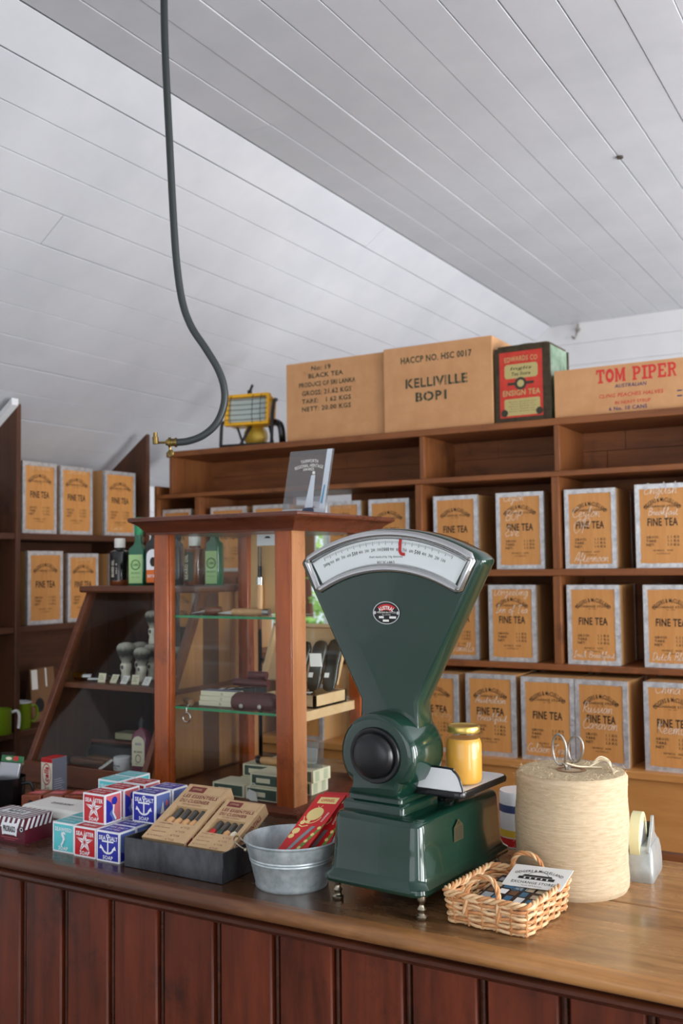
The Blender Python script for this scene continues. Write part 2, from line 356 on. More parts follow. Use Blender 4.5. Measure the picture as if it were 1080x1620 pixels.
def tag(o, label=None, cat=None, group=None, kind=None):
    if label: o['label'] = label
    if cat: o['category'] = cat
    if group: o['group'] = group
    if kind: o['kind'] = kind
    return o
def thing(name, label, cat, loc=(0, 0, 0), rotz=0.0, group=None):
    o = bpy.data.objects.new(name, None); C.objects.link(o); o.empty_display_size = 0.05
    o.location = loc; o.rotation_euler = (0, 0, rotz); return tag(o, label, cat, group)
def struct(name, mb, mats, **k): return tag(mb.build(name, mats, **k), kind='structure')
def kids(o): return [c for c in bpy.data.objects if c.parent == o]
def dup(root, loc, rotz=0.0, label=None, group=None, rot=None):
    r = root.copy(); C.objects.link(r); r.location = loc; r.rotation_euler = rot if rot else (0, 0, rotz)
    if label: r['label'] = label
    if group: r['group'] = group
    for ch in kids(root):
        c = ch.copy(); C.objects.link(c); c.parent = r
        for g in kids(ch):
            d = g.copy(); C.objects.link(d); d.parent = c
    return r

# ================================================================== the setting
ZC, XR, SL = 2.826, -1.749, 0.73          # flat ceiling height, where it folds, fall of the sloping part
XL, XW, YF, YB = -3.02, 2.5, -1.7, 5.3     # left wall, right wall, shop front, back wall
struct('floor', MB().box(XL - 0.1, YF - 0.1, -0.05, XW + 0.1, YB + 0.1, 0.0), M_floor)

def ceiling_boards(name, n, width, place, seed):
    """painted lining boards with dirty gaps between them; place(u, y, h) maps across-width, along, up"""
    R = random.Random(seed); m = MB()
    m.add([place(-0.01, YF, 0.02), place(n * width + 0.01, YF, 0.02), place(n * width + 0.01, YB, 0.02), place(-0.01, YB, 0.02)], [[0, 1, 2, 3]], 1)
    for i in range(n):
        ys = [YF] + sorted(R.uniform(YF + 0.3, YB - 0.3) for _ in range(R.choice((0, 1, 1, 2)))) + [YB]
        g0 = R.choice((0.0009, 0.0010, 0.0012, 0.0018, 0.0028)); dz = R.uniform(-0.0012, 0.0012)
        for a, b in zip(ys, ys[1:]):
            u0, u1 = i * width + g0, (i + 1) * width - R.choice((0.0006, 0.0008, 0.0012, 0.002)); e = 0.0010
            A, B = a + 0.0006, b - 0.0006; h = dz + R.uniform(-0.0006, 0.0006)
            vs = [place(u0, A, h + 0.012), place(u0, A, h + e), place(u0 + e, A, h), place(u1 - e, A, h), place(u1, A, h + e), place(u1, A, h + 0.012),
                  place(u0, B, h + 0.012), place(u0, B, h + e), place(u0 + e, B, h), place(u1 - e, B, h), place(u1, B, h + e), place(u1, B, h + 0.012)]
            m.add(vs, [[i, i + 1, i + 7, i + 6] for i in range(5)] + [[5, 4, 3, 2, 1, 0], [6, 7, 8, 9, 10, 11]], 0)
    return m
cw = 0.117
flat = ceiling_boards('ceiling', 37, cw, lambda u, y, h: (XR + u, y, ZC + h), 3)
flat.lathe([(0.0, -0.004), (0.011, -0.004), (0.011, 0.001)], (-0.808, 3.176, ZC - 0.001), 12, 1, cap=False)   # a knot hole
c_flat = struct('ceiling', flat, [M_ceil, M_gap])
ca, sa = math.cos(math.atan(SL)), math.sin(math.atan(SL))
c_slope = struct('ceiling', ceiling_boards('ceiling', 14, 0.118, lambda u, y, h: (XR - u * ca - h * sa, y, ZC - u * sa + h * ca), 5), [M_ceil, M_gap])

def board_wall(name, m=None, F=None, u0=0, u1=1, v0=0, v1=1, holes=(), bw=0.118):
    """horizontal lining boards with real shadow gaps, leaving openings; F is the room face of the wall"""
    m = MB(); v = v0
    while v < v1 - 1e-4:
        t = min(v + bw, v1); spans = [(u0, u1)]
        for a, b, c, d in holes:
            if t > c + 1e-4 and v < d - 1e-4:
                spans = [q for s0, s1 in spans for q in ((s0, min(s1, a)), (max(s0, b), s1)) if q[1] - q[0] > 1e-4]
        for a, b in spans: m.slab(F, a, v + 0.0008, b, t - 0.0008, -0.02, 0.0)
        v = t
    return m
def bw_zs(holes, v0, v1): return holes
# back wall of the room behind the shelves
wb = board_wall('wall_back', F=front(0, YB, 0), u0=XL, u1=XW, v0=0, v1=2.86)
struct('wall_back', wb, M_white)
# left wall, with a window to the garden behind the corner of the shelves
F_left = fr((XL, 0, 0), (0, 1, 0), (0, 0, 1))
wl = board_wall('wall_left', F=F_left, u0=YF, u1=YB, v0=0, v1=1.888, holes=((4.05, 5.05, 0.944, 1.77),))
struct('wall_left', wl, M_white)
w1 = MB()
for a in ((4.05, 0.944, 4.09, 1.77), (5.01, 0.944, 5.05, 1.77), (4.09, 0.944, 5.01, 0.984), (4.09, 1.73, 5.01, 1.77), (4.54, 0.984, 4.56, 1.73)):
    w1.slab(F_left, a[0], a[1], a[2], a[3], -0.05, 0.012)
win = struct('window_1', w1, M_white)
pg = MB(); pg.slab(F_left, 4.09, 0.984, 5.01, 1.73, -0.022, -0.018); pg.build('pane', M_glass, win)
# right wall and shop front with their openings
F_right = fr((XW, 0, 0), (0, -1, 0), (0, 0, 1))
struct('wall_right', board_wall('wall_right', F=F_right, u0=-YB, u1=-YF, v0=0, v1=2.832, holes=((-2.75, -0.75, 0.708, 2.242), (-0.2, 0.9, 0.0, 2.242), (-4.95, -3.65, 0.826, 2.242))), M_white)
F_front = fr((0, YF, 0), (-1, 0, 0), (0, 0, 1))
struct('wall_front', board_wall('wall_front', F=F_front, u0=-XW, u1=-XL, v0=0, v1=2.832, holes=((-0.6, 1.65, 0.708, 2.242),)), M_white)
for i, (F, a, b, c, d) in enumerate(((F_right, -2.75, -0.75, 0.708, 2.242), (F_right, -0.2, 0.9, 0.0, 2.242), (F_right, -4.95, -3.65, 0.826, 2.242), (F_front, -0.6, 1.65, 0.708, 2.242))):
    fm = MB()
    for q in ((a, c, a + 0.05, d), (b - 0.05, c, b, d), (a, d - 0.05, b, d), (a, c, b, c + 0.05)): fm.slab(F, *q, -0.06, 0.012)
    struct('window_%d' % (i + 2) if i != 1 else 'door_1', fm, M_white)

# ================================================================== the counter
CT, CY = 0.95, 1.395
cn = thing('shop_counter', 'long dark wooden shop counter with a panelled front and well-used plank top', 'counter', (-0.9, 1.7, 0))
t = MB()
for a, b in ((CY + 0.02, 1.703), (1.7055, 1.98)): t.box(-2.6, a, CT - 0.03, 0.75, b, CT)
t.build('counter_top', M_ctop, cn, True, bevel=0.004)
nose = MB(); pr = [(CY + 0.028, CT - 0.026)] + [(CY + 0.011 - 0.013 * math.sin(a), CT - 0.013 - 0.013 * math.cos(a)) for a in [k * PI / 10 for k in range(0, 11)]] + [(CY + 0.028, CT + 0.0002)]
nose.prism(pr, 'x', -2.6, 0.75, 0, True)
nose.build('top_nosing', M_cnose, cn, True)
md = MB(); q0 = CY + 0.05
pr = [(q0, CT - 0.0265), (CY + 0.016, CT - 0.0265), (CY + 0.016, CT - 0.030), (CY + 0.008, CT - 0.0305), (CY + 0.0045, CT - 0.034), (CY + 0.0045, CT - 0.039), (CY + 0.009, CT - 0.043), (CY + 0.017, CT - 0.0445), (CY + 0.020, CT - 0.050), (CY + 0.030, CT - 0.055), (q0, CT - 0.055)]
md.prism(pr, 'x', -2.6, 0.75); md.build('cornice_moulding', M_cbead, cn, True)
# front boards with a bead between each pair
fp = MB(); fy = CY + 0.034
seams = [-1.592, -1.477, -1.355, -1.234, -1.105, -0.98, -0.86, -0.73, -0.604, -0.477, -0.352, -0.228, -0.104, 0.02, 0.145]
seams = [-2.585 + 0.1241 * k for k in range(8)] + seams + [0.27, 0.395, 0.52, 0.645]
for a, b in zip(seams, seams[1:]): fp.box(a + 0.0085, fy, 0.06, b - 0.0085, fy + 0.016, CT - 0.05)
fp.build('front_panel', M_cfront, cn, True, bevel=0.003, seg=1)
bd = MB()
for s_ in seams: bd.tube([(s_, fy + 0.009, 0.06), (s_, fy + 0.009, CT - 0.05)], 0.0042, 8); bd.box(s_ - 0.0085, fy + 0.0135, 0.06, s_ + 0.0085, fy + 0.016, CT - 0.05)
bd.build('bead_strips', M_cbead, cn, True)
ks = MB(); ks.box(-2.6, fy + 0.03, 0.0, 0.75, fy + 0.05, CT - 0.03); ks.box(-2.6, 1.95, 0.0, 0.75, 1.97, CT - 0.03); ks.box(-2.6, fy - 0.008, 0, 0.75, fy + 0.03, 0.08)
ks.build('carcass', M_cfront, cn, True)
# the side counter that carries the show cases
sc_ = thing('side_counter', 'dark side counter behind the long counter, under the glass show cases', 'counter', (-1.7, 2.25, 0))
t = MB(); t.box(-2.3, 1.984, CT - 0.03, -1.15, 2.55, CT); t.build('counter_top', M_ctop, sc_, True, bevel=0.003)
t = MB(); t.box(-2.28, 2.0, 0, -1.17, 2.53, CT - 0.03); t.build('carcass', M_cfront, sc_, True)

# ================================================================== the big shelf along the back
sh = thing('wall_shelf', 'tall brown wooden shelf of pigeonholes across the back of the shop', 'shelf', (-1.0, 3.25, 0))
X0, X1, YS, YE = -2.69, 0.95, 3.10, 3.38
for z0, z1, xa in ((1.963, 1.986, -2.64), (1.797, 1.815, X0), (1.478, 1.500, X0), (1.177, 1.197, X0)):
    b = MB(); b.box(xa, YS, z0, X1, YE, z1); b.build('shelf_board', M_shelf, sh, True, bevel=0.002, seg=1)
b = MB(); b.box(X0, 2.985, 0.882, X1, YE, 0.905); b.build('shelf_board', M_bench, sh, True, bevel=0.003)
b = MB(); b.box(X0, 3.0, 0.682, X1, 3.02, 0.882); b.build('bench_front', M_bench, sh, True)
b = MB(); b.box(X0, 2.975, 0.62, X1, YE, 0.676); b.box(X0, 3.0, 0.0, X1, 3.02, 0.62); b.build('bench_base', M_shelf, sh, True)
for x, za, zb in ((-2.617, 1.815, 1.963), (-1.497, 1.815, 1.963), (-1.016, 1.815, 1.963), (-0.46, 1.815, 1.963), (0.1, 1.815, 1.963),
                  (-2.484, 1.5, 1.797), (-1.513, 1.5, 1.797), (-1.025, 1.5, 1.797), (-0.5, 1.5, 1.797), (0.05, 1.5, 1.797),
                  (-2.484, 1.197, 1.478), (-1.52, 1.197, 1.478), (-1.027, 1.197, 1.478), (-0.5, 1.197, 1.478), (0.05, 1.197, 1.478)):
    w = 0.009 if za > 1.6 else 0.0125
    b = MB(); b.box(x - w, YS + 0.003, za, x + w, YE - 0.004, zb); b.build('divider', M_shelfv, sh, True, bevel=0.0015, seg=1)
for x in (X0 - 0.012, X1):
    b = MB(); b.box(x, 2.99 if x > 0 else YS, 0, x + 0.012, YE, 1.963 if x > 0 else 1.85); b.build('end_panel', M_shelfv, sh, True)
bb = MB(); Rb = random.Random(11)
for za, zb, gaps in ((1.815, 1.963, ()), (1.5, 1.797, ((-2.20, -1.93),)), (1.197, 1.478, ((-2.32, -1.93),)), (0.905, 1.177, ())):
    z = za
    while z < zb - 0.02:
        zt = min(z + Rb.uniform(0.07, 0.1), zb); zt = zb if zb - zt < 0.03 else zt; x = X0
        while x < X1 - 0.01:
            xt = min(x + Rb.uniform(0.4, 0.75), X1)
            spans = [(x, xt)]
            for g0, g1 in gaps: spans = [q for a, c in spans for q in ((a, min(c, g0)), (max(a, g1), c)) if q[1] - q[0] > 1e-3]
            dy = Rb.uniform(0, 0.006)
            for a, c in spans: bb.box(a + 0.001, YE - 0.012 + dy - 0.006, z + 0.0008, c - 0.001, YE + dy - 0.006, zt - 0.0008)
            x = xt
        z = zt
for za, zb, xs in ((1.815, 1.963, ((X0, X1),)), (1.5, 1.797, ((X0, -2.20), (-1.93, X1))), (1.197, 1.478, ((X0, -2.32), (-1.93, X1))), (0.905, 1.177, ((X0, X1),))):
    for a, c in xs: bb.box(a, YE + 0.001, za, c, YE + 0.006, zb)
bb.build('back_boards', M_back, sh, True)

# ================================================================== the shelf on the left wall
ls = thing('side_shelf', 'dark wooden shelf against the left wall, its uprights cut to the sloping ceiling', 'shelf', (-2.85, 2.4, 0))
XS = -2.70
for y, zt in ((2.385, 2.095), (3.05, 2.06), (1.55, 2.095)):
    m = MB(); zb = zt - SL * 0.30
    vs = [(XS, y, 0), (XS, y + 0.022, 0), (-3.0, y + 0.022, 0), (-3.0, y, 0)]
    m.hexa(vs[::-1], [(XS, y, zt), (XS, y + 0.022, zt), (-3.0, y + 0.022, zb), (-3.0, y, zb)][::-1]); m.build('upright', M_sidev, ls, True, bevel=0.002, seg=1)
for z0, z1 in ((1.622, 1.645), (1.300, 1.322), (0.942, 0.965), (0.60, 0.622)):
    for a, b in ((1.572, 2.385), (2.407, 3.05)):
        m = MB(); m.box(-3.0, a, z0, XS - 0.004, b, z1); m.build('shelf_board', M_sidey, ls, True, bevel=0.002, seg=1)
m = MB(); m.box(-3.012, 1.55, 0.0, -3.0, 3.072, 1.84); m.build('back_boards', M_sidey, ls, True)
tm = MB(); tm.hexa([(-2.69, 2.355, 2.085), (-2.69, 2.384, 2.085), (-3.0, 2.384, 1.859), (-3.0, 2.355, 1.859)][::-1], [(-2.69, 2.355, 2.108), (-2.69, 2.384, 2.108), (-3.0, 2.384, 1.882), (-3.0, 2.355, 1.882)][::-1])
struct('trim_1', tm, M_white)

# ================================================================== glass show case with the cornice
cb = thing('display_cabinet', 'tall wooden display cabinet with glass sides, a moulded cornice and glass shelves', 'display cabinet', (-1.475, 2.12, CT))
cx0, cx1, cy0, cy1 = -1.685, -1.268, 1.93, 2.315; pz0, pz1 = 0.965, 1.606
for i, (px, py, w, d, mm) in enumerate(((cx0, cy0, 0.046, 0.03, M_case), (cx1 - 0.048, cy0, 0.048, 0.058, M_case), (cx0, cy1 - 0.03, 0.035, 0.03, M_case), (cx1 - 0.035, cy1 - 0.07, 0.035, 0.07, M_case))):
    b = MB(); b.box(px, py, pz0, px + w, py + d, pz1)
    if i == 1:     # the rubbed right-hand face of the near corner post is pale bare wood
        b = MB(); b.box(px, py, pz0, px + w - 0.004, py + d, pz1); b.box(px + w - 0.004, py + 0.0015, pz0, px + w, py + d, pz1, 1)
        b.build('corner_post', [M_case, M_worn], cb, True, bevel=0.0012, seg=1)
    else: b.build('corner_post', mm, cb, True, bevel=0.003)
b = MB(); b.box(cx0 + 0.046, cy0 + 0.004, pz0, cx0 + 0.052, cy0 + 0.02, pz1); b.build('glazing_bead', M_case, cb, True, bevel=0.002)
def frame_moulding(m, prof, x0, x1, y0, y1):
    loops = []
    for o, z in prof: loops.append([(x0 - o, y0 - o, z), (x1 + o, y0 - o, z), (x1 + o, y1 + o, z), (x0 - o, y1 + o, z)])
    return m.loft(loops)
co = frame_moulding(MB(), [(0.0, 1.602), (0.012, 1.602), (0.014, 1.609), (0.02, 1.614), (0.026, 1.622), (0.038, 1.631), (0.045, 1.634), (0.047, 1.640), (0.044, 1.645)], cx0, cx1, cy0, cy1)
co.build('cornice', M_casex, cb, True, bevel=0.001, seg=1)
pl = frame_moulding(MB(), [(0.022, CT), (0.022, CT + 0.008), (0.014, CT + 0.013), (0.006, CT + 0.016), (0.004, 0.967)], cx0, cx1, cy0, cy1); pl.build('plinth', M_casex, cb, True)
b = MB(); b.box(cx0 + 0.046, cy0 + 0.012, pz0, cx1 - 0.048, cy0 + 0.015, pz1); b.build('front_pane', M_glass, cb, True)
b = MB(); b.box(cx1 - 0.014, cy0 + 0.058, pz0, cx1 - 0.011, cy1 - 0.07, pz1); b.build('side_pane', M_glass, cb, True)
b = MB(); b.box(cx0 + 0.011, cy0 + 0.03, pz0, cx0 + 0.014, cy1 - 0.03, pz1); b.build('side_pane', M_glass, cb, True)
for z, d in ((1.400, 0.16), (1.174, 0.34)):
    b = MB(); b.box(cx0 + 0.05, cy0 + 0.022, z - 0.006, cx1 - 0.05, cy0 + 0.022 + d, z); b.box(cx0 + 0.05, cy0 + 0.0205, z - 0.006, cx1 - 0.05, cy0 + 0.022, z, 1); b.build('glass_shelf', [M_glass, M_gedge], cb, True)
b = MB(); b.box(cx1 - 0.04, cy0 + 0.058, 1.150, cx1 - 0.018, cy1 - 0.07, 1.173); b.build('shelf_rail', M_light, cb, True, bevel=0.001)

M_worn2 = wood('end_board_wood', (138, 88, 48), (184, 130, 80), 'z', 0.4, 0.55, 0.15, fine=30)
# ================================================================== the sloped show case
sp = thing('sloped_showcase', 'low wooden show case with a slanting glass front and a ledge on top', 'display cabinet', (-1.92, 2.2, CT))
kx0, kx1 = -2.14, -1.712
def slope_y(z): return 1.905 + 0.5 * (z - CT)
for x, w in ((kx0, 0.018), (kx1 - 0.018, 0.018)):
    m = MB(); m.hexa([(x, slope_y(CT), CT), (x + w, slope_y(CT), CT), (x + w, slope_y(CT) + 0.028, CT), (x, slope_y(CT) + 0.028, CT)], [(x, slope_y(1.452), 1.452), (x + w, slope_y(1.452), 1.452), (x + w, slope_y(1.452) + 0.028, 1.452), (x, slope_y(1.452) + 0.028, 1.452)])
    m.build('slanting_bar', M_slope, sp, True, bevel=0.002)
m = MB(); m.box(kx0 - 0.012, 2.135, 1.449, kx1 + 0.008, 2.42, 1.468); m.build('top_ledge', M_slope, sp, True, bevel=0.006)
m = MB(); m.box(kx0, 1.915, CT, kx1, 2.44, 0.966); m.build('case_floor', M_slope, sp, True)
m = MB(); m.box(kx0 + 0.018, 1.905, CT, kx1 - 0.018, 1.915, 1.005); m.build('front_rail', M_slope, sp, True, bevel=0.002)
m = MB(); m.box(kx0 + 0.002, 2.055, 1.184, kx1 - 0.002, 2.40, 1.199); m.build('inner_shelf', M_slope, sp, True, bevel=0.002)
m = MB(); m.box(kx0, 2.425, CT, kx1, 2.44, 1.335); m.build('back_panel', M_sidey, sp, True)
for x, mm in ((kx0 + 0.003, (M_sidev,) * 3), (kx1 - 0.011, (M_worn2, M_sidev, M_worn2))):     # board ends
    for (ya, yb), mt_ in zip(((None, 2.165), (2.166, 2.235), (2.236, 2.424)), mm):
        m = MB(); sl = lambda z: slope_y(z) + 0.024
        if ya is None: m.hexa([(x, sl(.967), .967), (x + .008, sl(.967), .967), (x + .008, yb, .967), (x, yb, .967)], [(x, sl(1.42), 1.42), (x + .008, sl(1.42), 1.42), (x + .008, yb, 1.42), (x, yb, 1.42)])
        else: m.box(x, ya, .967, x + .008, yb, 1.449)
        m.build('end_board', mt_, sp, True)
for x in (kx0, kx1 - 0.018):
    m = MB(); m.box(x, 2.425, CT, x + 0.018, 2.44, 1.449); m.build('rear_post', M_slope, sp, True)
m = MB(); gy = lambda z: slope_y(z) + 0.012
m.hexa([(kx0 + 0.018, gy(1.0), 1.0), (kx1 - 0.018, gy(1.0), 1.0), (kx1 - 0.018, gy(1.0) + 0.003, 1.0), (kx0 + 0.018, gy(1.0) + 0.003, 1.0)], [(kx0 + 0.018, gy(1.449), 1.449), (kx1 - 0.018, gy(1.449), 1.449), (kx1 - 0.018, gy(1.449) + 0.003, 1.449), (kx0 + 0.018, gy(1.449) + 0.003, 1.449)])
m.build('slanting_pane', M_glass, sp, True)

# ================================================================== the green counter scale
scx = -0.812
gs = thing('counter_scale', 'dark green enamelled fan-dial shop scale standing on the wooden counter', 'weighing scale', (scx, 1.62, CT))
# base box, flared at the foot
bs = MB(); L = []
for x0, x1, y0, y1, z, r in ((-.904, -.714, 1.463, 1.793, .986, .022), (-.906, -.712, 1.461, 1.795, .990, .023), (-.905, -.713, 1.462, 1.794, .996, .023), (-.899, -.719, 1.468, 1.788, 1.001, .023), (-.895, -.7225, 1.472, 1.784, 1.010, .022),
                             (-.8925, -.7245, 1.475, 1.780, 1.05, .02), (-.8905, -.7265, 1.478, 1.777, 1.088, .018), (-.8885, -.7285, 1.480, 1.775, 1.095, .016), (-.885, -.732, 1.484, 1.771, 1.0995, .014), (-.878, -.739, 1.491, 1.764, 1.101, .01)):
    L.append([(p[0], p[1], z) for p in rr((x0 + x1) / 2, (y0 + y1) / 2, (x1 - x0) / 2, (y1 - y0) / 2, r, 6)])
bs.loft(L, 0, True); bs.build('base', M_green, gs, True)
for fx, fy_ in ((-.884, 1.484), (-.722, 1.476), (-.884, 1.772), (-.733, 1.772)):
    f = MB(); f.lathe([(0.008, CT), (0.0095, CT + .002), (0.0095, CT + .006), (0.006, CT + .009), (0.0055, CT + .013), (0.0078, CT + .017), (0.0042, CT + .022), (0.0042, CT + .026), (0.0065, CT + .029), (0.007, CT + .032), (0.007, CT + .038)], (fx, fy_, 0), 20)
    f.build('foot', M_nickel, gs, True)
# pedestal: stepped plinth, neck and round housing
pd = MB(); L = []
pcx = -.828
for hx, y0, y1, z in ((.0585, 1.503, 1.625, 1.0995), (.0585, 1.503, 1.625, 1.112), (.0565, 1.505, 1.623, 1.1155), (.0515, 1.510, 1.618, 1.1175), (.0515, 1.510, 1.618, 1.1235), (.0495, 1.512, 1.616, 1.127)):
    L.append([(p[0], p[1], z) for p in rr(pcx, (y0 + y1) / 2, hx, (y1 - y0) / 2, .006, 4)])
pd.loft(L, 0, True); pd.build('pedestal', M_green, gs, True)
hx, hz, hr = -.8165, 1.197, .0715
hs = MB()
prof = []
for k in range(9):      # neck flaring from the housing down to the plinth
    t = k / 8; prof.append((-.0495 + .012 * math.sin(min(1, t * 1.25) * PI / 2) - .0 * t, 1.126 + .034 * t))
out = [(hx + hr * math.cos(math.radians(a)), hz + hr * math.sin(math.radians(a))) for a in range(-38, 219, 8)]
neck_l = [(-.868, 1.152), (-.8665, 1.143), (-.868, 1.134), (-.874, 1.126)]
neck_r = [(-.781, 1.126), (-.776, 1.134), (-.7735, 1.143), (-.7715, 1.152)]
poly = neck_l + [(-.781 if False else -.7815, 1.126)][:0] + neck_r + out
ring0 = [(x, z) for x, z in poly]
def inset(pts, d):
    cxm = sum(p[0] for p in pts) / len(pts); czm = hz
    o = []
    for x, z in pts:
        v = Vector((x - hx, z - hz)); l = max(v.length, 1e-6); o.append((hx + v.x * (l - d) / l, hz + v.y * (l - d) / l))
    return o
L = []
for d, y in ((.012, 1.4985), (.008, 1.4995), (.003, 1.5025), (.0008, 1.507), (0, 1.512), (0, 1.590), (.002, 1.602), (.008, 1.612), (.02, 1.618)):
    L.append([(x, y, max(z, 1.1255)) for x, z in inset(poly, d)])
hs.loft(L, 0, True); hs.build('hub_housing', M_green, gs, True)
kb = MB(); kb.lathe([(.0, -.0), (.047, 0), (.0475, .003), (.046, .006), (.042, .0065), (.0395, .0055), (.0385, .0055), (.038, .011), (.034, .017), (.026, .0205), (.014, .0225), (0.0005, .023)][::-1], (hx, 1.4985, hz + .001), 48, axis='y')
for v in kb.v: v.y = 1.4985 - (v.y - 1.4985)
kb.build('knob', M_knob, gs, True)
# the fan
fx, fyf, acz, R1 = -.8165, 1.540, 1.255, .3285
A0 = math.degrees(math.asin(.176 / R1))
cornerL = []
def fan_outline(gr=0.0):
    """outline of the fan head; gr shrinks it inwards"""
    R = R1 - gr; pts = []
    half = A0 - math.degrees(gr / R1) - 1.6
    hw = .056 - gr * .9
    pts.append((-hw, 1.262)); pts.append((hw, 1.262)); pts.append((hw, 1.284)); 
    ex, ez = R * math.sin(math.radians(half)), acz + R * math.cos(math.radians(half))
    sx, sz = .177 - gr * 1.05, 1.520
    pts += [(hw + (sx - hw) * t, 1.284 + (sz - 1.284) * t) for t in (.25, .5, .75, .97)]
    pts += [(sx + .0012, sz + .003), (sx + .0005, sz + .0075), (sx - .003, sz + .0115)]
    top = [(R * math.sin(math.radians(a)), acz + R * math.cos(math.radians(a))) for a in [half * (1 - 2 * k / 24) for k in range(25)]]
    pts += top
    L_ = [(-x, z) for x, z in pts[::-1] if True]
    right = pts[2:2 + 8]
    return pts[:2][::-1][:0] + [(-.0555, 1.238), (.0555, 1.238)] + right + top + [(-x, z) for x, z in right[::-1]]
fb = MB(); L = []
for g, y in ((.0105, fyf), (.0045, fyf + .001), (.0015, fyf + .0035), (0, fyf + .008), (0, fyf + .040), (.0015, fyf + .047), (.006, fyf + .053), (.014, fyf + .057)):
    L.append([(fx + x, y, z) for x, z in fan_outline(g)])
fb.loft(L, 0, True); fan_o = fb.build('fan_head', M_green, gs, True)
Ff = front(fx, fyf, 0)
# dial: white chart, chrome rim, ticks, numbers, pointer
d = MB(); r0, r1, da = .264, .3135, 29.3
def sector(ra, rb, a, n=28, rnd=.0): return [(rb * math.sin(math.radians(t)), acz + rb * math.cos(math.radians(t))) for t in [-a + 2 * a * k / n for k in range(n + 1)]] + [(ra * math.sin(math.radians(t)), acz + ra * math.cos(math.radians(t))) for t in [a - 2 * a * k / n for k in range(n + 1)]]
d.poly(Ff, sector(r0, r1, da)[::-1], .0006, 0)
for k in range(-50, 51):
    a = math.radians(k * .488); big = k % 5 == 0; ra = r1 - .0070; rb = ra - (.0065 if big else .0038)
    d.line(Ff, [(ra * math.sin(a), acz + ra * math.cos(a)), (rb * math.sin(a), acz + rb * math.cos(a))], .0008 if big else .0005, .0009, 1)
nums = {-10: '2000g', -9: '900', -8: '800', -7: '700', -6: '600', -5: '500', -4: '400', -3: '300', -2: '200', -1: '100', 0: '1000', 1: '900', 2: '800', 3: '700', 4: '600', 5: '500', 6: '400', 7: '300', 8: '200', 9: '100'}
for k, tx in nums.items():
    a = math.radians(k * 2.44); rt = r1 - .0215; w = .0115 if k % 5 == 0 else .0078
    d.text(Ff, tx, rt * math.sin(a), acz + rt * math.cos(a), w * (1.2 if len(tx) > 3 else 1), .0078 if k % 5 == 0 else .0060, 1, .0009, .02 if k % 5 == 0 else .008, rot=-a, res=1)
d.text(Ff, 'chart marked by 10g divisions', .0, acz + .2785, .066, .0056, 1, .0009, res=1)
d.text(Ff, 'NSC N\u00b0 6/4A/3', .0, acz + .2695, .034, .0054, 1, .0009, .008, res=1)
dial = d.build('dial', [M_dial, M_ink], gs, True)
rim = MB()
loop = []
n = 22
oR, iR, oa, ia = .3195, .2585, 30.6, 32.2
for k in range(n + 1): t = math.radians(-oa + 1.1 + (2 * oa - 2.2) * k / n); loop.append((oR * math.sin(t), oR * math.cos(t)))
tr_ = math.radians(oa); loop.append(((oR - .0045) * math.sin(tr_ + .004), (oR - .0045) * math.cos(tr_ + .004)))
loop += [(((oR + iR) / 2) * math.sin(math.radians(oa + .55)), ((oR + iR) / 2) * math.cos(math.radians(oa + .55)))]
tr_ = math.radians(ia); loop.append(((iR + .0045) * math.sin(tr_ - .006), (iR + .0045) * math.cos(tr_ - .006)))
for k in range(n + 1): t = math.radians(ia - 1.3 - (2 * ia - 2.6) * k / n); loop.append((iR * math.sin(t), iR * math.cos(t)))
tr_ = math.radians(-ia); loop.append(((iR + .0045) * math.sin(tr_ + .006), (iR + .0045) * math.cos(tr_ + .006)))
loop += [(((oR + iR) / 2) * math.sin(math.radians(-oa - .55)), ((oR + iR) / 2) * math.cos(math.radians(oa + .55)))]
tr_ = math.radians(-oa); loop.append(((oR - .0045) * math.sin(tr_ - .004), (oR - .0045) * math.cos(tr_ - .004)))
rim.tube([(fx + x, fyf - .001, acz + z) for x, z in loop], .0066, 12, True)
for k in range(0): pass
rim_o = rim.build('dial_rim', M_chrome, gs, True)
rim2 = MB(); rim2.tube([(fx + x * .985, fyf - .0015, acz + z * (1.0) ) for x, z in [(((iR + .0075) if (x * x + z * z) ** .5 < .29 else (oR - .0075)) * x / (x * x + z * z) ** .5 * .985, ((iR + .0075) if (x * x + z * z) ** .5 < .29 else (oR - .0075)) * z / (x * x + z * z) ** .5) for x, z in loop if abs((x * x + z * z) ** .5 - .289) > .01]], .0022, 8, True)
rim2.build('dial_rim_bead', M_chrome, rim_o, True)
for a, r in ((oa - .6, oR - .004), (-oa + .6, oR - .004), (ia - .9, iR + .003), (-ia + .9, iR + .003)):
    s_ = MB(); t = math.radians(a); s_.lathe([(0.0038, 0), (.0036, .0012), (0.002, .0022), (0.0005, .0024)], (0, 0, 0), 14)
    s_.v = [Vector((fx + r * math.sin(t) + v.x, fyf - .0062 - v.z, acz + r * math.cos(t) + v.y)) for v in s_.v]
    F2 = front(fx + r * math.sin(t), fyf - .0087, acz + r * math.cos(t)); s_.line(F2, [(-.003, -.0015), (.003, .0015)], .0008, .0002, 1)
    s_.build('screw', [M_steel, M_blackm], rim_o, True)
pt = MB(); a = math.radians(5.6)
ptr = [(r1 - .001, .0), (r1 - .020, .0), (r1 - .026, .0015), (r1 - .029, .005), (r1 - .0295, .0105)]
pt.line(Ff, smooth_path([(r * math.sin(a) + o, acz + r * math.cos(a), 0) for r, o in ptr], 5), .0055, .0022)
pt.build('pointer', M_red, dial, True)
gp = MB(); gp.poly(Ff, sector(r0 - .002, r1 + .002, da + .5)[::-1], .0045, 0); gp.build('dial_glass', M_glass, dial, True)
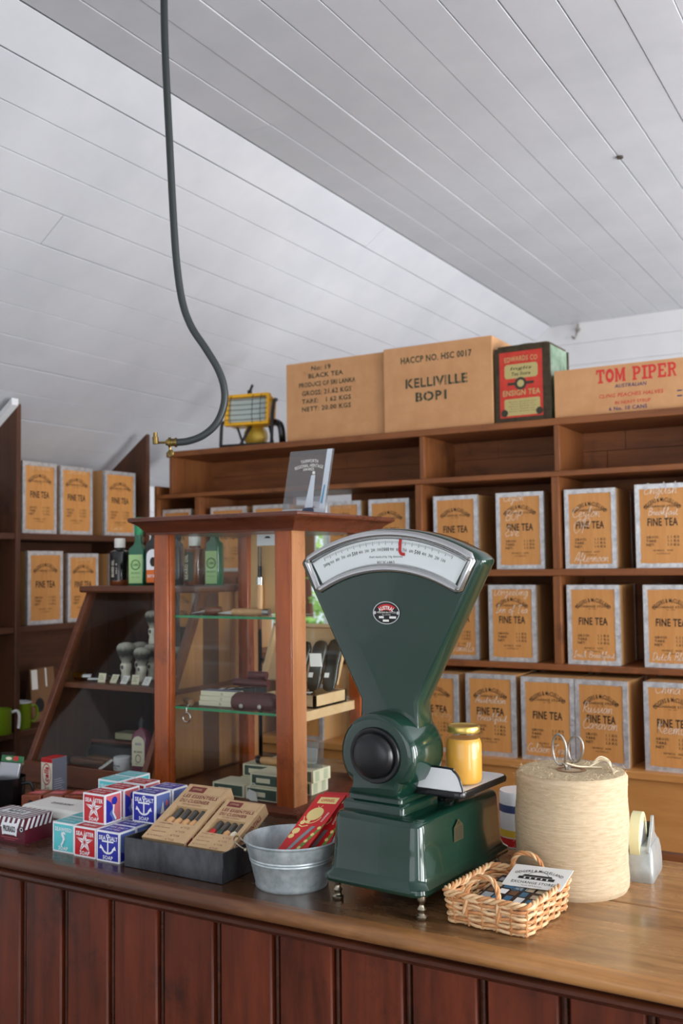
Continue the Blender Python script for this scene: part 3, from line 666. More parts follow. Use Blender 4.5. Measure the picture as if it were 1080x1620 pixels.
# maker's badge
bg = MB(); Fb = front(-.8165, fyf, 1.4365)
bg.disc(Fb, 0, 0, .0262, .0198, .0010, 0, 40); bg.ring(Fb, 0, 0, .0245, .0262, .0016, 1, 40, .0198 / .0262); bg.disc(Fb, 0, 0, .0245, .0184, .0012, 0, 40)
bg.poly(Fb, arc(0, -.012, .0275, 50, 130, 14) + arc(0, -.012, .0165, 122, 58, 12), .0014, 2)
bg.text(Fb, 'AUSTRAL', 0, .0088, .032, .0068, 3, .0017, .035, bend=.026)
bg.text(Fb, 'WEDDERBURN PTY LTD', 0, .0005, .037, .0030, 3, .0015, .01, res=1); bg.text(Fb, 'ALL STATES', 0, -.0035, .017, .0022, 3, .0015, res=1)
for u0, u1, v in ((-.0145, -.005, -.0078), (.006, .019, -.0078), (-.007, .005, -.0136)): bg.rect(Fb, u0, v - .0019, u1, v + .0019, .0015, 3)
for u in (-.0222, .0222): bg.disc(Fb, u, .0, .0024, .003, .0018, 1, 12)
bg.build('maker_badge', [M_blackm, M_chrome, M_red, M_paper], gs, True)
# brass inspection plate on the side of the base
ip = MB(); Fi = rside(-.7242, 1.606, 1.0615)
ip.poly(Fi, [(-.017, -.016), (.017, -.016), (.017, .008), (0, .021), (-.017, .008)], .0012, 0)
for k in range(6): ip.rect(Fi, -.014, -.013 + k * .0036, .012, -.0118 + k * .0036, .0015, 1)
ip.disc(Fi, 0, .014, .002, None, .0018, 2)
ip.build('inspection_plate', [mat('dull_brass', (84, 78, 52), 0.5, 0.6), M_ink, M_brass], gs, True)
# weighing plate of white enamel with black edge, and its upright guard
wp = MB(); L = []
def plate_loop(g, z): return [(x, y, z) for x, y in rr(-.7765, 1.648, .0865 - g, .091 - g, .016, 5)]
wp.loft([plate_loop(.006, 1.126), plate_loop(.001, 1.128), plate_loop(0, 1.134), plate_loop(.0015, 1.138)], 0, True)
wp.add(plate_loop(.0035, 1.1385), [list(range(len(plate_loop(.003, 1))))], 1)
wp.build('weighing_plate', [M_black, M_enamel], gs, True)
sp_ = MB(); sp_.lathe([(.02, 1.10), (.02, 1.127)], (-.79, 1.70, 0), 16); sp_.box(-.86, 1.63, 1.10, -.76, 1.72, 1.106); sp_.build('plate_support', M_black, gs, True)
gd = MB(); gp_ = [(-.852, 1.139), (-.692, 1.139)] + [(-.692 - .001, 1.139 + .004)] + smooth_path([(-.695, 1.150, 0), (-.700, 1.163, 0), (-.709, 1.172, 0), (-.722, 1.1755, 0)], 4) + [(-.852, 1.1755)]
gd.prism([(p[0], p[1]) for p in gp_], 'y', 1.562, 1.5655, 0); 
gd.tube([(-.692, 1.5637, 1.139), (-.693, 1.5637, 1.145)] + [(p[0], 1.5637, p[1]) for p in smooth_path([(-.695, 1.150, 0), (-.700, 1.163, 0), (-.709, 1.172, 0), (-.722, 1.1755, 0), (-.85, 1.1755, 0)], 5)], .0022, 8, mi=1)
gd.build('plate_guard', [M_enamel, M_black], gs, True)

gs.rotation_euler.z = math.radians(-4.5); gs.location.x += .0072; gs.scale.x = 1.05

# ------------------------------------------------------------------ honey jar
hj = thing('honey_jar', 'glass jar of golden honey with a gold lid on the white scale plate', 'jar', (-.7105, 1.622, 1.1388))
hc = MB(); hc.lathe([(.0, .002), (.026, .002), (.0295, .005), (.031, .012), (.031, .068), (.0295, .074), (.027, .078), (0, .078)], n=32); hc.build('honey', M_honey, hj)
hg = MB(); hg.lathe([(.027, 0), (.0315, .003), (.0332, .011), (.0332, .070), (.0315, .078), (.0272, .084), (.0262, .087), (.0262, .0915)], n=32, cap=False); hg.build('glass', M_glass, hj)
hl = MB(); hl.lathe([(.0283, .0885), (.0288, .0895), (.0288, .0975), (.0278, .0995), (.0255, .1), (.0245, .0992), (0.0005, .0992)], n=36); hl.build('lid', mat('gold_lid', (206, 178, 96), 0.3, 0.85), hj)

# ------------------------------------------------------------------ spool of twine
ts = thing('twine_spool', 'big spool of coarse natural twine on the counter', 'twine', (-.565, 1.752, CT))
M_twine = mat('jute_twine', (206, 184, 152), 0.85, rgb2=(180, 156, 122), scale=(50, 50, 260), bump=0.3, bscale=(30, 30, 420), detail=8, contrast=(0.4, 0.78))
M_twtop = mat('jute_twine_end', (200, 180, 146), 0.9, rgb2=(172, 150, 116), scale=(120, 120, 120), bump=0.5, bscale=(260, 260, 60), detail=8)
tb = MB(); R_ = random.Random(4); prof = []; N = 60
nn = 64; loops = []
for i in range(N + 1):
    z = .201 * i / N; e = .004 * max(0, 1 - (z / .008)) + .006 * max(0, 1 - ((.201 - z) / .008)) ** 1.5
    base = .0975 + .0012 * math.sin(z * 60 + 1) + R_.uniform(-.00025, .00025) - e + .001 * (.5 - z / .2)
    loops.append([(base * math.cos(2 * PI * k / nn) * (1 + .006 * math.sin(2 * PI * k / nn * 2 + z * 9)) + .004 * (z / .2), base * math.sin(2 * PI * k / nn), z) for k in range(nn)])
tb.loft(loops, 0, True)
for r_, z_ in ((.085, .2018), (.05, .2012)): pass
tb.build('wound_twine', M_twine, ts)
te = MB(); te.lathe([(.0925, .2012), (.086, .2026), (.06, .2022), (.034, .2018), (.02, .2012), (.0195, .196)], (.004, 0, 0), 48, cap=False); te.lathe([(.0195, .19), (.0, .19)], (.004, 0, 0), 24, cap=False); te.build('spool_end', M_twtop, ts)
core = MB(); core.ring(topf(.0, 0, .2022), 0.004, 0, .0185, .026, .0004, 0, 28); core.build('card_core', mat('brown_card', (150, 112, 84), 0.8), ts)
fz = MB()
for k in range(420):
    a = R_.uniform(0, 2 * PI); z = R_.uniform(.002, .2); r = .0978; l = R_.uniform(.004, .012); da_ = R_.uniform(-.12, .12); out_ = R_.uniform(.001, .005)
    p = [((r + out_ * t * t) * math.cos(a + da_ * t), (r + out_ * t * t) * math.sin(a + da_ * t), z + R_.uniform(-.3, .3) * l * t) for t in (0, .4, .8, 1)]
    fz.tube(p, .00018, 3)
for k in range(160):
    a = R_.uniform(0, 2 * PI); r = R_.uniform(.05, .096); dx, dy = R_.uniform(-.01, .01), R_.uniform(-.01, .01)
    fz.tube([(r * math.cos(a), r * math.sin(a), .2024), (r * math.cos(a) + dx / 2, r * math.sin(a) + dy / 2, .2035 + R_.uniform(0, .004)), (r * math.cos(a) + dx, r * math.sin(a) + dy, .2028)], .0002, 3)
tag(fz.build('stray_fibres', mat('twine_fibre', (226, 204, 168), 0.8), ts), kind='stuff')
le = MB()
for j in range(3):
    p = smooth_path([(.03, .02 + .006 * j, .205), (.045, .035, .214 + .004 * j), (.06, .03 + .006 * j, .216), (.07, .02, .208), (.082, .012 - .01 * j, .2045)], 5); le.tube(p, .0013, 6)
le.tube(smooth_path([(.0, -.012, .215), (.016, .0, .209), (.028, .018, .206), (.05, .03, .205)], 5), .0014, 6)
le.build('loose_end', mat('pale_twine', (232, 216, 184), 0.8), ts)

# ------------------------------------------------------------------ scissors standing in the spool
sx = thing('scissors', 'steel scissors standing point down in the twine spool', 'scissors', (-.567, 1.752, CT + .19))
for s_, ex, ez, rx, rz, tl in ((-1, -.0135, .046, .0125, .027, .05), (1, .0135, .048, .0135, .023, -.12)):
    h = MB(); h.tube([(ex + rx * math.cos(a) * math.cos(tl) - rz * math.sin(a) * math.sin(tl), .004 * s_, ez + rz * math.sin(a) * math.cos(tl) + rx * math.cos(a) * math.sin(tl)) for a in [2 * PI * k / 28 for k in range(28)]], .0021, 8, True)
    h.tube(smooth_path([(ex * .62, .004 * s_, ez - rz * .80), (.0028 * s_, .003 * s_, .018), (.002 * s_, .002 * s_, .004), (.001 * s_, .001 * s_, -.045)], 5), .0028, 8)
    h.build('blade_and_handle', M_steel, sx)

# ------------------------------------------------------------------ wicker basket
bk = thing('wicker_basket', 'small rectangular wicker basket with two handles at the counter edge', 'basket', (-.607, 1.553, CT), math.radians(-4.5))
W2, D2, H = .068, .080, .050
def rim_path(g, z, n=96):
    base = rr(0, 0, W2 + g, D2 + g, .014, 6); P = [Vector((p[0], p[1], z)) for p in base]; P.append(P[0]); ls_ = [0]
    for a, b in zip(P, P[1:]): ls_.append(ls_[-1] + (b - a).length)
    out = []; j = 0
    for k in range(n):
        t = ls_[-1] * k / n
        while ls_[j + 1] < t: j += 1
        q = (t - ls_[j]) / max(ls_[j + 1] - ls_[j], 1e-9); out.append(P[j].lerp(P[j + 1], q))
    return out
NS = 24
RB = random.Random(9)
wv = MB()
for row in range(9):
    z = .005 + row * .0050; g = .0 + .005 * row / 9; N = NS * 8; base = rim_path(g, z, N); nrm = []
    for k, p in enumerate(base):
        t = (base[(k + 1) % N] - base[k - 1]).normalized(); o = Vector((t.y, -t.x, 0)); ph = PI * (k / 8 + row)
        nrm.append(p + o * (.0030 * math.sin(ph) + RB.uniform(-.0003, .0003)) + Vector((0, 0, RB.uniform(-.0005, .0005) + .0011 * math.sin(k * .35 + row))))
    wv.tube(nrm, .0026 + RB.uniform(-.0002, .0003), 7, True, row % 3 == 1)
wv.build('woven_sides', [M_wicker, M_wicker2], bk)
stk = MB()
for k, p in enumerate(rim_path(0.001, .002, NS)):
    q = rim_path(.006, H, NS)[k]; stk.tube([p, p.lerp(q, .5), q], .0019, 6)
stk.build('stakes', M_wicker2, bk)
rm = MB(); N = 150
for j in range(3):
    b = rim_path(.0055, H - .001, N); pts = []
    for k, p in enumerate(b):
        t = (b[(k + 1) % N] - b[k - 1]).normalized(); o = Vector((t.y, -t.x, 0)); ph = 2 * PI * (k / N * 17 + j / 3); pts.append(p + o * .0034 * math.cos(ph) + Vector((0, 0, .0032 * math.sin(ph))))
    rm.tube(pts, .0026, 7, True, j == 1)
rm.build('plaited_rim', [M_wicker, M_wicker2], bk)
bt = MB()
for k in range(11): x = -W2 + .006 + k * (2 * W2 - .012) / 10; bt.tube([(x, -D2 + .002, .0035 + .001 * (k % 2)), (x, 0, .0035 + .001 * ((k + 1) % 2)), (x, D2 - .002, .0035 + .001 * (k % 2))], .0022, 6)
for k in range(24): y = -D2 + .004 + k * (2 * D2 - .008) / 23; bt.tube([(-W2 + .002, y, .0045 - .0015 * (k % 2)), (W2 - .002, y, .0045 - .0015 * (k % 2))], .0028, 6)
bt.build('woven_bottom', M_wicker, bk)
for sgn, lean in ((-1, .012), (1, .004)):
    h = MB(); yb = sgn * (D2 + .006); ctr = -.004 if sgn < 0 else -.004; w = .029
    ax = smooth_path([(ctr - w, yb, .020), (ctr - w + .001, yb - sgn * .001, .045), (ctr - w * .86, yb + sgn * -lean * .5, .064), (ctr - w * .4, yb - sgn * lean, .0775), (ctr + w * .4, yb - sgn * lean, .0775), (ctr + w * .86, yb - sgn * lean * .5, .064), (ctr + w - .001, yb - sgn * .001, .045), (ctr + w, yb, .020)], 8)
    for j in range(3):
        pts = []
        for k, p in enumerate(ax):
            t = (ax[min(k + 1, len(ax) - 1)] - ax[max(k - 1, 0)]).normalized(); n1 = t.cross(Vector((0, 1, 0))).normalized(); n2 = t.cross(n1); ph = k * .42 + 2 * PI * j / 3
            pts.append(p + n1 * .0023 * math.cos(ph) + n2 * .0023 * math.sin(ph))
        h.tube(pts, .0023, 7, False, j == 0)
    h.build('handle', [M_wicker2, M_wicker], bk)
# cards in the basket
pk = thing('picture_postcards', 'small stack of dark photo postcards in the wicker basket', 'postcards', (-.596, 1.556, CT + .008), math.radians(-4.5))
for k in range(4):
    c = MB(); q = fr((-.052 + .002 * k, -.048 + .001 * k, .004 + k * .0075), (1, 0, 0), (0, 1, .10)); c.slab(q, 0, 0, .098, .096, 0, .0012)
    if k == 3:
        Rc = random.Random(2); cols = 1
        c.slab(q, 0, 0, .098, .096, .0012, .0016, 1)
        for i in range(5):
            for j in range(4):
                u, v = .004 + i * .0188, .004 + j * .0225; c.rect(q, u, v, u + Rc.uniform(.010, .0165), v + Rc.uniform(.012, .019), .0019, Rc.choice((2, 3, 4, 5, 0)))
        for i in range(3): c.ring(q, .045 + i * .004, .05 + i * .003, .006 + i * .002, .0075 + i * .002, .0022, 5, 20)
    c.build('postcard', [M_paper, mat('photo_dark', (44, 34, 30), 0.3), mat('photo_grey', (150, 156, 160), 0.3), mat('photo_brown', (110, 78, 54), 0.3), mat('photo_tan', (196, 176, 146), 0.3), mat('photo_blue', (60, 110, 140), 0.3)], pk)
wc = thing('shop_card', 'white card printed with the shop name leaning in the wicker basket', 'card', (-.574, 1.6, CT + .045))
c = MB(); Fw = fr((-.052, -.028, -.003), (1, -.10, .06), (.10, 1, .36)); c.slab(Fw, 0, 0, .104, .058, -.0008, 0)
c.text(Fw, 'ODGERS & McCLELLAND', .052, .0445, .088, .0062, 1, .0004, .01, bend=.10); c.text(Fw, 'EXCHANGE STORES', .052, .0125, .078, .0062, 1, .0004, .005)
c.text(Fw, 'Nundle NSW Australia', .052, .0045, .036, .003, 1, .0004, res=1)
c.poly(Fw, [(.020, .021), (.084, .021), (.084, .028), (.079, .0285), (.076, .033), (.028, .033), (.025, .0285), (.020, .028)], .0004, 1)
for u in (.03, .04, .05, .06, .07): c.rect(Fw, u, .022, u + .003, .0262, .0006, 0)
c.rect(Fw, .020, .0272, .084, .0278, .0006, 0); c.ring(Fw, .052, .02, .0225, .0232, .0004, 1, 24, a0=20, a1=160)
c.build('card', [M_paper, M_blackm], wc)

# ------------------------------------------------------------------ tape dispenser
td = thing('tape_dispenser', 'grey metal tape dispenser behind the twine spool', 'tape dispenser', (-.470, 1.872, CT), math.radians(4))
b = MB(); L = []
for hx_, hy, z, oy in ((.0265, .052, 0, 0), (.0275, .053, .004, 0), (.0275, .053, .022, 0), (.026, .050, .042, .002), (.0235, .046, .056, .003), (.021, .043, .060, .004)): L.append([(p[0], p[1] + oy, z) for p in rr(0, 0, hx_, hy, .008, 4)])
b.loft(L, 0, True); M_grey = mat('grey_hammered', (176, 180, 178), 0.32, 0.25, rgb2=(160, 164, 162), scale=(50, 50, 50), bump=0.1); b.build('body', M_grey, td)
for x in (-.0175, .0175):
    m = MB(); m.prism([(-.046, .050), (-.046, .055), (-.02, .075), (.0, .095), (.006, .106), (.013, .106), (.018, .075), (.046, .058), (.046, .05)], 'x', x - .0025, x + .0025); m.build('cheek', M_grey, td, bevel=.001)
m = MB(); prof = [(.026, -.0085), (.043, -.0085), (.043, .0085), (.026, .0085), (.026, -.0085)]
m.lathe(prof, (-.0045, -.012, .072), 36, axis='x', cap=False); m.build('tape_roll', mat('pale_tape', (226, 222, 176), 0.35), td)
m = MB(); m.lathe([(.0255, -.008), (.0255, .008)], (-.0045, -.012, .072), 24, axis='x'); m.build('tape_hub', M_paper, td)
m = MB(); m.box(-.015, .030, .056, .015, .046, .085); m.build('cutter_arm', M_blackm, td)

# ------------------------------------------------------------------ white tin in the gap behind the scale
et = thing('enamel_tin', 'white printed tin half hidden between the green scale and the twine spool', 'tin', (-.735, 1.95, CT))
m = MB(); m.lathe([(.0385, 0), (.04, .003), (.04, .105), (.038, .11), (.036, .11)], n=32, cap=True); m.build('tin_body', M_enamel, et)
m = MB(); m.lathe([(.0403, .004), (.0403, .02)], n=32, cap=False); m.lathe([(.0403, .07), (.0403, .085)], n=32, mi=1, cap=False); m.lathe([(.0403, .022), (.0403, .036)], n=32, mi=2, cap=False); m.build('printed_bands', [M_red, mat('blue_print', (70, 84, 130), 0.4), mat('yellow_print', (222, 188, 60), 0.4)], et)

# ================================================================== tea boxes
# a joined-up chalk hand: strokes on a grid where 1 = height of a small letter
HAND = {
 'a': '.9,.9 .5,1 .1,.5 .3,0 .7,.3 .9,1 .9,.2 1.1,0', 'b': '.1,.4 .4,2 .2,2 .2,.2 .5,0 .8,.5 .5,.9 .9,.8', 'c': '.8,.8 .5,1 .1,.5 .4,0 .9,.2', 'd': '.8,.9 .4,1 .1,.4 .4,0 .8,.5 .9,2.1 .9,.2 1.1,0',
 'e': '.1,.3 .6,.6 .6,.95 .3,.9 .15,.4 .45,0 .9,.25', 'f': '.1,.3 .6,1.8 .4,2.1 .3,1 .25,-.7 .5,-.4 .3,.3 .8,.5', 'g': '.8,.9 .4,1 .1,.5 .4,.1 .8,.9 .8,-.5 .4,-.8 .3,-.4 1,.3', 'h': '.1,.3 .5,1.8 .3,2 .2,0 .4,.8 .7,.9 .75,.1 1,.1',
 'i': '.1,.3 .35,1 .35,.2 .6,.1', 'j': '.2,.6 .4,1 .4,-.6 .1,-.7 .2,-.3 .8,.3', 'k': '.1,.3 .5,1.8 .3,2 .2,0 .3,.6 .7,1 .4,.6 .8,0 1,.1', 'l': '.1,.3 .5,1.8 .3,2 .25,.3 .5,0 .7,.2', 'm': '.1,.5 .2,1 .2,0 .4,.9 .6,.9 .6,0 .8,.9 1,.9 1.05,.1 1.3,.1',
 'n': '.1,.5 .2,1 .2,0 .4,.9 .7,.9 .75,.1 1,.1', 'o': '.5,1 .1,.5 .4,0 .8,.5 .5,1 .9,.9', 'p': '.1,.5 .3,1 .2,-.9 .3,.8 .7,.9 .7,.3 .3,.1 .9,.2', 'r': '.1,.4 .3,1 .4,.8 .7,.9 .6,.2 .9,.1', 's': '.1,.2 .5,1 .4,.7 .7,.3 .3,0 .9,.2',
 't': '.1,.3 .4,1.7 .3,.2 .5,0 .8,.2', 'u': '.1,.6 .2,1 .25,.1 .6,.1 .75,1 .8,.1 1.1,.1', 'v': '.1,.8 .2,1 .4,0 .7,.9 1,.9', 'y': '.1,.7 .2,1 .3,.3 .6,.3 .7,1 .6,-.7 .3,-.7 1,.3', 'w': '.1,.8 .2,.1 .5,.6 .6,.1 .9,.9 1.1,.9',
 'A': '.1,0 .7,2 1,2 1.1,0 .9,.8 .2,.7 1.3,.2', 'B': '.3,0 .4,2 1,1.9 .9,1.2 .4,1.1 1.1,.9 1,.1 .3,0 1.3,.1', 'C': '1.1,1.7 .7,2 .1,1 .5,0 1.3,.3', 'D': '.4,2 .3,0 1,.3 1.2,1.3 .6,2 .2,1.8', 'E': '1,1.8 .5,2 .3,1.4 .7,1.1 .2,.6 .5,0 1.2,.3',
 'F': '.2,1.9 1.2,2 .6,2 .4,0 .4,1 1,1.1', 'G': '1.1,1.7 .6,2 .1,.9 .6,0 1,.8 .7,.8 1.1,.7 1,-.3', 'I': '.2,1.9 .8,2 .5,2 .4,0 .1,.1 .9,.1', 'K': '.4,2 .3,0 .4,.9 1.1,2 .5,1 1.2,0', 'P': '.3,0 .5,2 1.1,1.8 1,1.1 .4,1', 'R': '.3,0 .5,2 1.1,1.8 .9,1.1 .4,1 1.2,0', 'T': '.1,1.9 1.2,2 .7,2 .5,0 .8,.1',
 'V': '.1,1.9 .3,2 .5,0 1.2,2', 'O': '.7,2 .1,1 .6,0 1.2,1 .7,2 1.2,1.8', 'L': '.5,1.9 .4,2 .3,.1 1.2,.1'}
def hand(m, F, s, u, v, w, thick=.0017, d=.0008, mi=0, slope=.0):
    x = 0.0; strokes = []
    for ch in s:
        if ch == ' ': x += .7; continue
        p = [tuple(map(float, q.split(','))) for q in HAND[ch].split()]; strokes.append([(a + x + .22 * b, b) for a, b in p]); x += max(a for a, b in p) - .05
    k = w / x
    for st in strokes: m.line(F, [(q.x, q.y) for q in smooth_path([(u + a * k, v + b * k + slope * a * k, 0) for a, b in st], 4)], thick, d, mi)

TW, TH, TD = .162, .252, .20
def tea_print(m, F):
    m.text(F, 'ODGERS & McCLELLAND', TW / 2, .205, .122, .0130, 1, .0006, .010, bend=.066)
    m.text(F, 'EXCHANGE STORES', TW / 2, .1845, .106, .0068, 1, .0006, .010)
    m.text(F, 'Est. 1891', TW / 2, .1765, .024, .004, 2, .0006, res=1)
    m.text(F, 'FINE TEA', TW / 2, .1375, .090, .0238, 1, .0006, .02)
    for k, (a, b) in enumerate((('GROSS:', '1.1 KG'), ('TARE:', '1.1 KG'), ('NET:', '1.0 KG'))):
        m.text(F, a, .050 - .003 * k, .092 - .0115 * k, .038 - .006 * k, .0080, 1, .0006, .012, res=1); m.text(F, b, .112, .092 - .0115 * k, .034, .0080, 1, .0006, .012, res=1)
    m.text(F, 'NUNDLE   NSW', TW / 2, .052, .058, .0056, 1, .0006, res=1); m.text(F, 'AUSTRALIA', TW / 2, .0425, .040, .0048, 2, .0006, res=1)
tea0 = thing('tea_box', 'x', 'tea box', (0, 0, 0))
b = MB(); b.box(0, 0, 0, TW, .004, TH); b.box(0, .004, 0, TW, TD, TH, 3); tea_print(b, front(0, 0, 0)); b.build('box', [M_teaply, M_ink, M_inkfade, M_teaside], tea0)
ft = MB(); e = .0135; Rf = random.Random(8)
Ft = front(0, 0, 0)
def ragged(along, n=22): return [e + Rf.uniform(-.0012, .0012) for _ in range(n)]
for side in range(4):
    L_ = TH if side % 2 else TW; n = 24; vs = []; fs = []
    for k in range(n + 1):
        t = L_ * k / n; wd_ = e + Rf.uniform(-.001, .001)
        P2 = {0: ((t, -.0006), (t, wd_)), 1: ((TW + .0006, t), (TW - wd_, t)), 2: ((t, TH + .0006), (t, TH - wd_)), 3: ((-.0006, t), (wd_, t))}[side]
        bump = Rf.uniform(.0007, .0016); vs += [Ft(P2[0][0], P2[0][1], bump), Ft(P2[1][0], P2[1][1], bump)]
        if k: fs.append([2 * k - 2, 2 * k, 2 * k + 1, 2 * k - 1])
    ft.add(vs, fs, 0)
ft.box(-.001, -.0007, 0, 0, .011, TH); ft.box(TW, -.0007, 0, TW + .001, .011, TH); ft.box(-.001, -.0007, TH, TW + .001, .011, TH + .0009)
ft.build('foil_edging', M_foil, tea0)
for x in (-.001, TW - .012): m = MB(); m.box(x, TD - .012, 0, x + .013, TD + .001, TH + .0005); m.build('rear_edging', M_foil, tea0)
first = [True]
def tea(x, y, z, label, lines=(), rz=0.0, w=TW, h=TH, faint=()):
    if first[0]: o = tea0; first[0] = False; o.location = (x, y, z); o.rotation_euler = (0, 0, rz)
    else: o = dup(tea_proto, (x, y, z), rz)
    o['label'] = label; o['group'] = 'fine tea boxes'
    o.scale = (w / TW, 1, h / TH)
    return o
tea_proto = tea0
HANDS = []
def tea_box(x, y, z, label, lines=(), rz=0.0, w=TW, h=TH, faint=False):
    o = tea(x, y, z, label, lines, rz, w, h)
    if lines: HANDS.append((o, lines, faint))
    return o
# on the left wall shelf (facing the shop)
LW = math.radians(90)
tea_box(XS - .03, 2.440, 1.646, 'tea box on the top row of the left shelf, beside the dark upright', rz=LW, lines=(('Peppermint', .03, .225, .10),), faint=True, h=.255, w=.158)
tea_box(XS - .03, 2.617, 1.646, 'tea box standing in the middle of three on the top row of the left shelf', rz=LW, lines=(('Cinnamon', .03, .225, .10),), faint=True)
tea_box(XS - .03, 2.845, 1.646, 'tea box at the corner end of the top row of the left shelf', rz=LW, lines=(('Lemon', .03, .02, .06),), faint=True, w=.172)
tea_box(XS - .03, 2.465, 1.323, 'tea box on the lower row of the left shelf, nearest the dark upright', rz=LW - .03, w=.16, h=.26)
tea_box(XS - .03, 2.655, 1.323, 'tea box on the lower left shelf, behind the slanting bar of the show case', rz=LW, lines=(('Lapsang', .04, .225, .09),), faint=True, w=.155, h=.252)
tea_box(XS - .03, 2.875, 1.323, 'tea box on the lower left shelf seen through the glass of the sloped show case', rz=LW, w=.155, h=.252)
# upper row of the back shelf
U = 1.501
tea_box(-2.683, 3.13, U, 'tea box showing only its top at the left end of the upper back row', w=.147)
tea_box(-2.437, 3.13, U, 'tea box peeping over the cabinet cornice, right of the narrow shelf divider', w=.167)
tea_box(-2.232, 3.13, U, 'tea box seen over the cabinet behind the clear award plaque', w=.158)
tea_box(-1.897, 3.13, U, 'tea box just right of the award plaque above the cabinet cornice', lines=(('China Green', .02, .226, .10),), faint=True, w=.136)
tea_box(-1.724, 3.13, U, 'tea box over the right end of the cabinet cornice, left of a shelf divider', w=.160)
tea_box(-1.468, 3.13, U, 'tea box half hidden behind the top of the scale dial, right of a shelf divider')
tea_box(-1.234, 3.12, U, 'tea box with three chalked words, Ceylon at the top, on the upper row', lines=(('Ceylon', .024, .224, .07), ('BOP', .028, .160, .055), ('Eve', .026, .108, .05)), rz=.02)
tea_box(-1.000, 3.12, U, 'tea box with chalked words ending in Afternoon, right of the long divider', lines=(('Ceylon', .022, .163, .09), ('OP', .022, .112, .05), ('Afternoon', .026, .021, .11)))
tea_box(-0.776, 3.12, U, 'tea box chalked English Breakfast at the right edge of the upper row', lines=(('English', .024, .222, .10), ('Breakfast', .036, .158, .09)), rz=.03, h=.257)
# middle row
V = 1.198
for x, lb in ((-2.70, 'tea box on the middle row seen low through the cabinet glass beside its left post'), (-2.46, 'tea box on the middle row seen through the cabinet behind the green bottle')):
    tea_box(x + .02, 3.13, V, lb, w=.16, h=.25)
tea_box(-1.460, 3.14, V, 'shadowed dark-faced tea box close behind the slanting edge of the green scale', lines=(('Vanilla', .05, .025, .09),), w=.147, h=.25)
tea_box(-1.267, 3.12, V, 'tea box chalked Darjeeling, on the middle row left of the long divider', lines=(('Darjeeling', .016, .218, .12), ('Inn of Tea', .024, .160, .11)), h=.25)
tea_box(-0.999, 3.12, V, 'tea box chalked Irish Breakfast along its foot', lines=(('Irish Breakfast', .016, .022, .128),), w=.165, h=.25)
tea_box(-0.759, 3.12, V, 'tea box cut by the right edge of the frame on the middle row', lines=(('Dutch Blend', .02, .022, .12),), w=.163, h=.25)
# bottom row, standing on the bench board
B = .9055
tea_box(-2.62, 3.01, B, 'tea box on the bottom row seen through the lower left of the cabinet', w=.165)
tea_box(-2.30, 3.01, B, 'tea box on the bottom row seen through the middle of the cabinet', w=.165)
tea_box(-2.02, 3.01, B, 'tea box on the bottom row seen behind the right glass of the cabinet', w=.165)
tea_box(-1.512, 3.02, B, 'tea box on the bottom row between the scale and the honey jar', lines=(('Earl Grey', .05, .112, .09),), faint=True, w=.170, h=.252)
tea_box(-1.312, 3.02, B, 'tea box chalked Australian Breakfast directly behind the honey jar', lines=(('Australian', .03, .163, .10), ('Breakfast', .034, .108, .10)), w=.168, h=.258)
tea_box(-1.123, 3.02, B, 'tea box chalked Golden Tippy along its foot, behind the scissors', lines=(('Golden Tippy', .014, .024, .135),), w=.170, h=.256)
tea_box(-0.949, 3.02, B, 'tea box chalked Russian Caravan on the bottom row above the twine spool', lines=(('Russian', .02, .156, .095), ('Caravan', .02, .108, .11)), w=.160, h=.256, rz=-.05)
tea_box(-0.741, 3.02, B, 'tea box chalked China Keemun at the right edge of the bottom row', lines=(('China B', .03, .222, .10), ('Keemun', .03, .108, .10)), w=.166, h=.258)
for o, lines, faint in HANDS:
    m = MB()
    for s_, u, v, w in lines: hand(m, front(0, 0, 0), s_, u, v, w, .00125)
    m.build('chalk_writing', M_chalkf if faint else M_chalk, o)

# ================================================================== on top of the back shelf
ZT = 1.987
def carton(name, label, x0, x1, y0, y1, h, printer, mats, cat='box', rz=0.0):
    t = thing(name, label, cat, (x0, y0, ZT), rz); m = MB(); m.box(0, 0, 0, x1 - x0, y1 - y0, h)
    F = front(0, 0, 0); printer(m, F); m.build('carton', mats, t, bevel=.002, seg=1); return t
def p1(m, F):
    for s_, u, v, w, h in (('No: 19', .155, .272, .085, .018), ('BLACK TEA', .175, .244, .15, .018), ('PRODUCE OF SRI LANKA', .18, .212, .245, .018), ('GROSS: 21.62 KGS', .178, .180, .215, .019), ('TARE:   1.62 KGS', .176, .150, .213, .018), ('NETT: 20.00 KGS', .176, .120, .213, .018)):
        m.text(F, s_, u, v, w, h, 1, .0006, .02)
    Rz = random.Random(3)
    for k in range(110): u, v = Rz.uniform(.05, .31), Rz.uniform(.10, .285); m.rect(F, u, v, u + Rz.uniform(.0015, .0035), v + Rz.uniform(.003, .010), .0009, 0)      # stencil bridges
bx1 = carton('tea_carton', 'brown tea carton stencilled BLACK TEA PRODUCE OF SRI LANKA on top of the shelf', -2.08, -1.655, 3.14, 3.36, .298, p1, [M_kraft, M_stencil])
def p2(m, F):
    m.text(F, 'HACCP NO. HSC 0017', .205, .252, .27, .0235, 1, .0006, .02); m.text(F, 'KELLIVILLE', .205, .168, .235, .034, 1, .0006, .03); m.text(F, 'BOP1', .185, .118, .118, .034, 1, .0006, .03)
    for k in range(10): m.rect(F, .095 + .0245 * k, .150, .0975 + .0245 * k, .187, .0009, 0)
    for k in range(4): m.rect(F, .138 + .031 * k, .1, .1405 + .031 * k, .137, .0009, 0)
bx2 = carton('tea_carton', 'brown carton stencilled KELLIVILLE BOP1 on top of the shelf', -1.652, -1.238, 3.122, 3.36, .302, p2, [M_kraft, M_stencil])
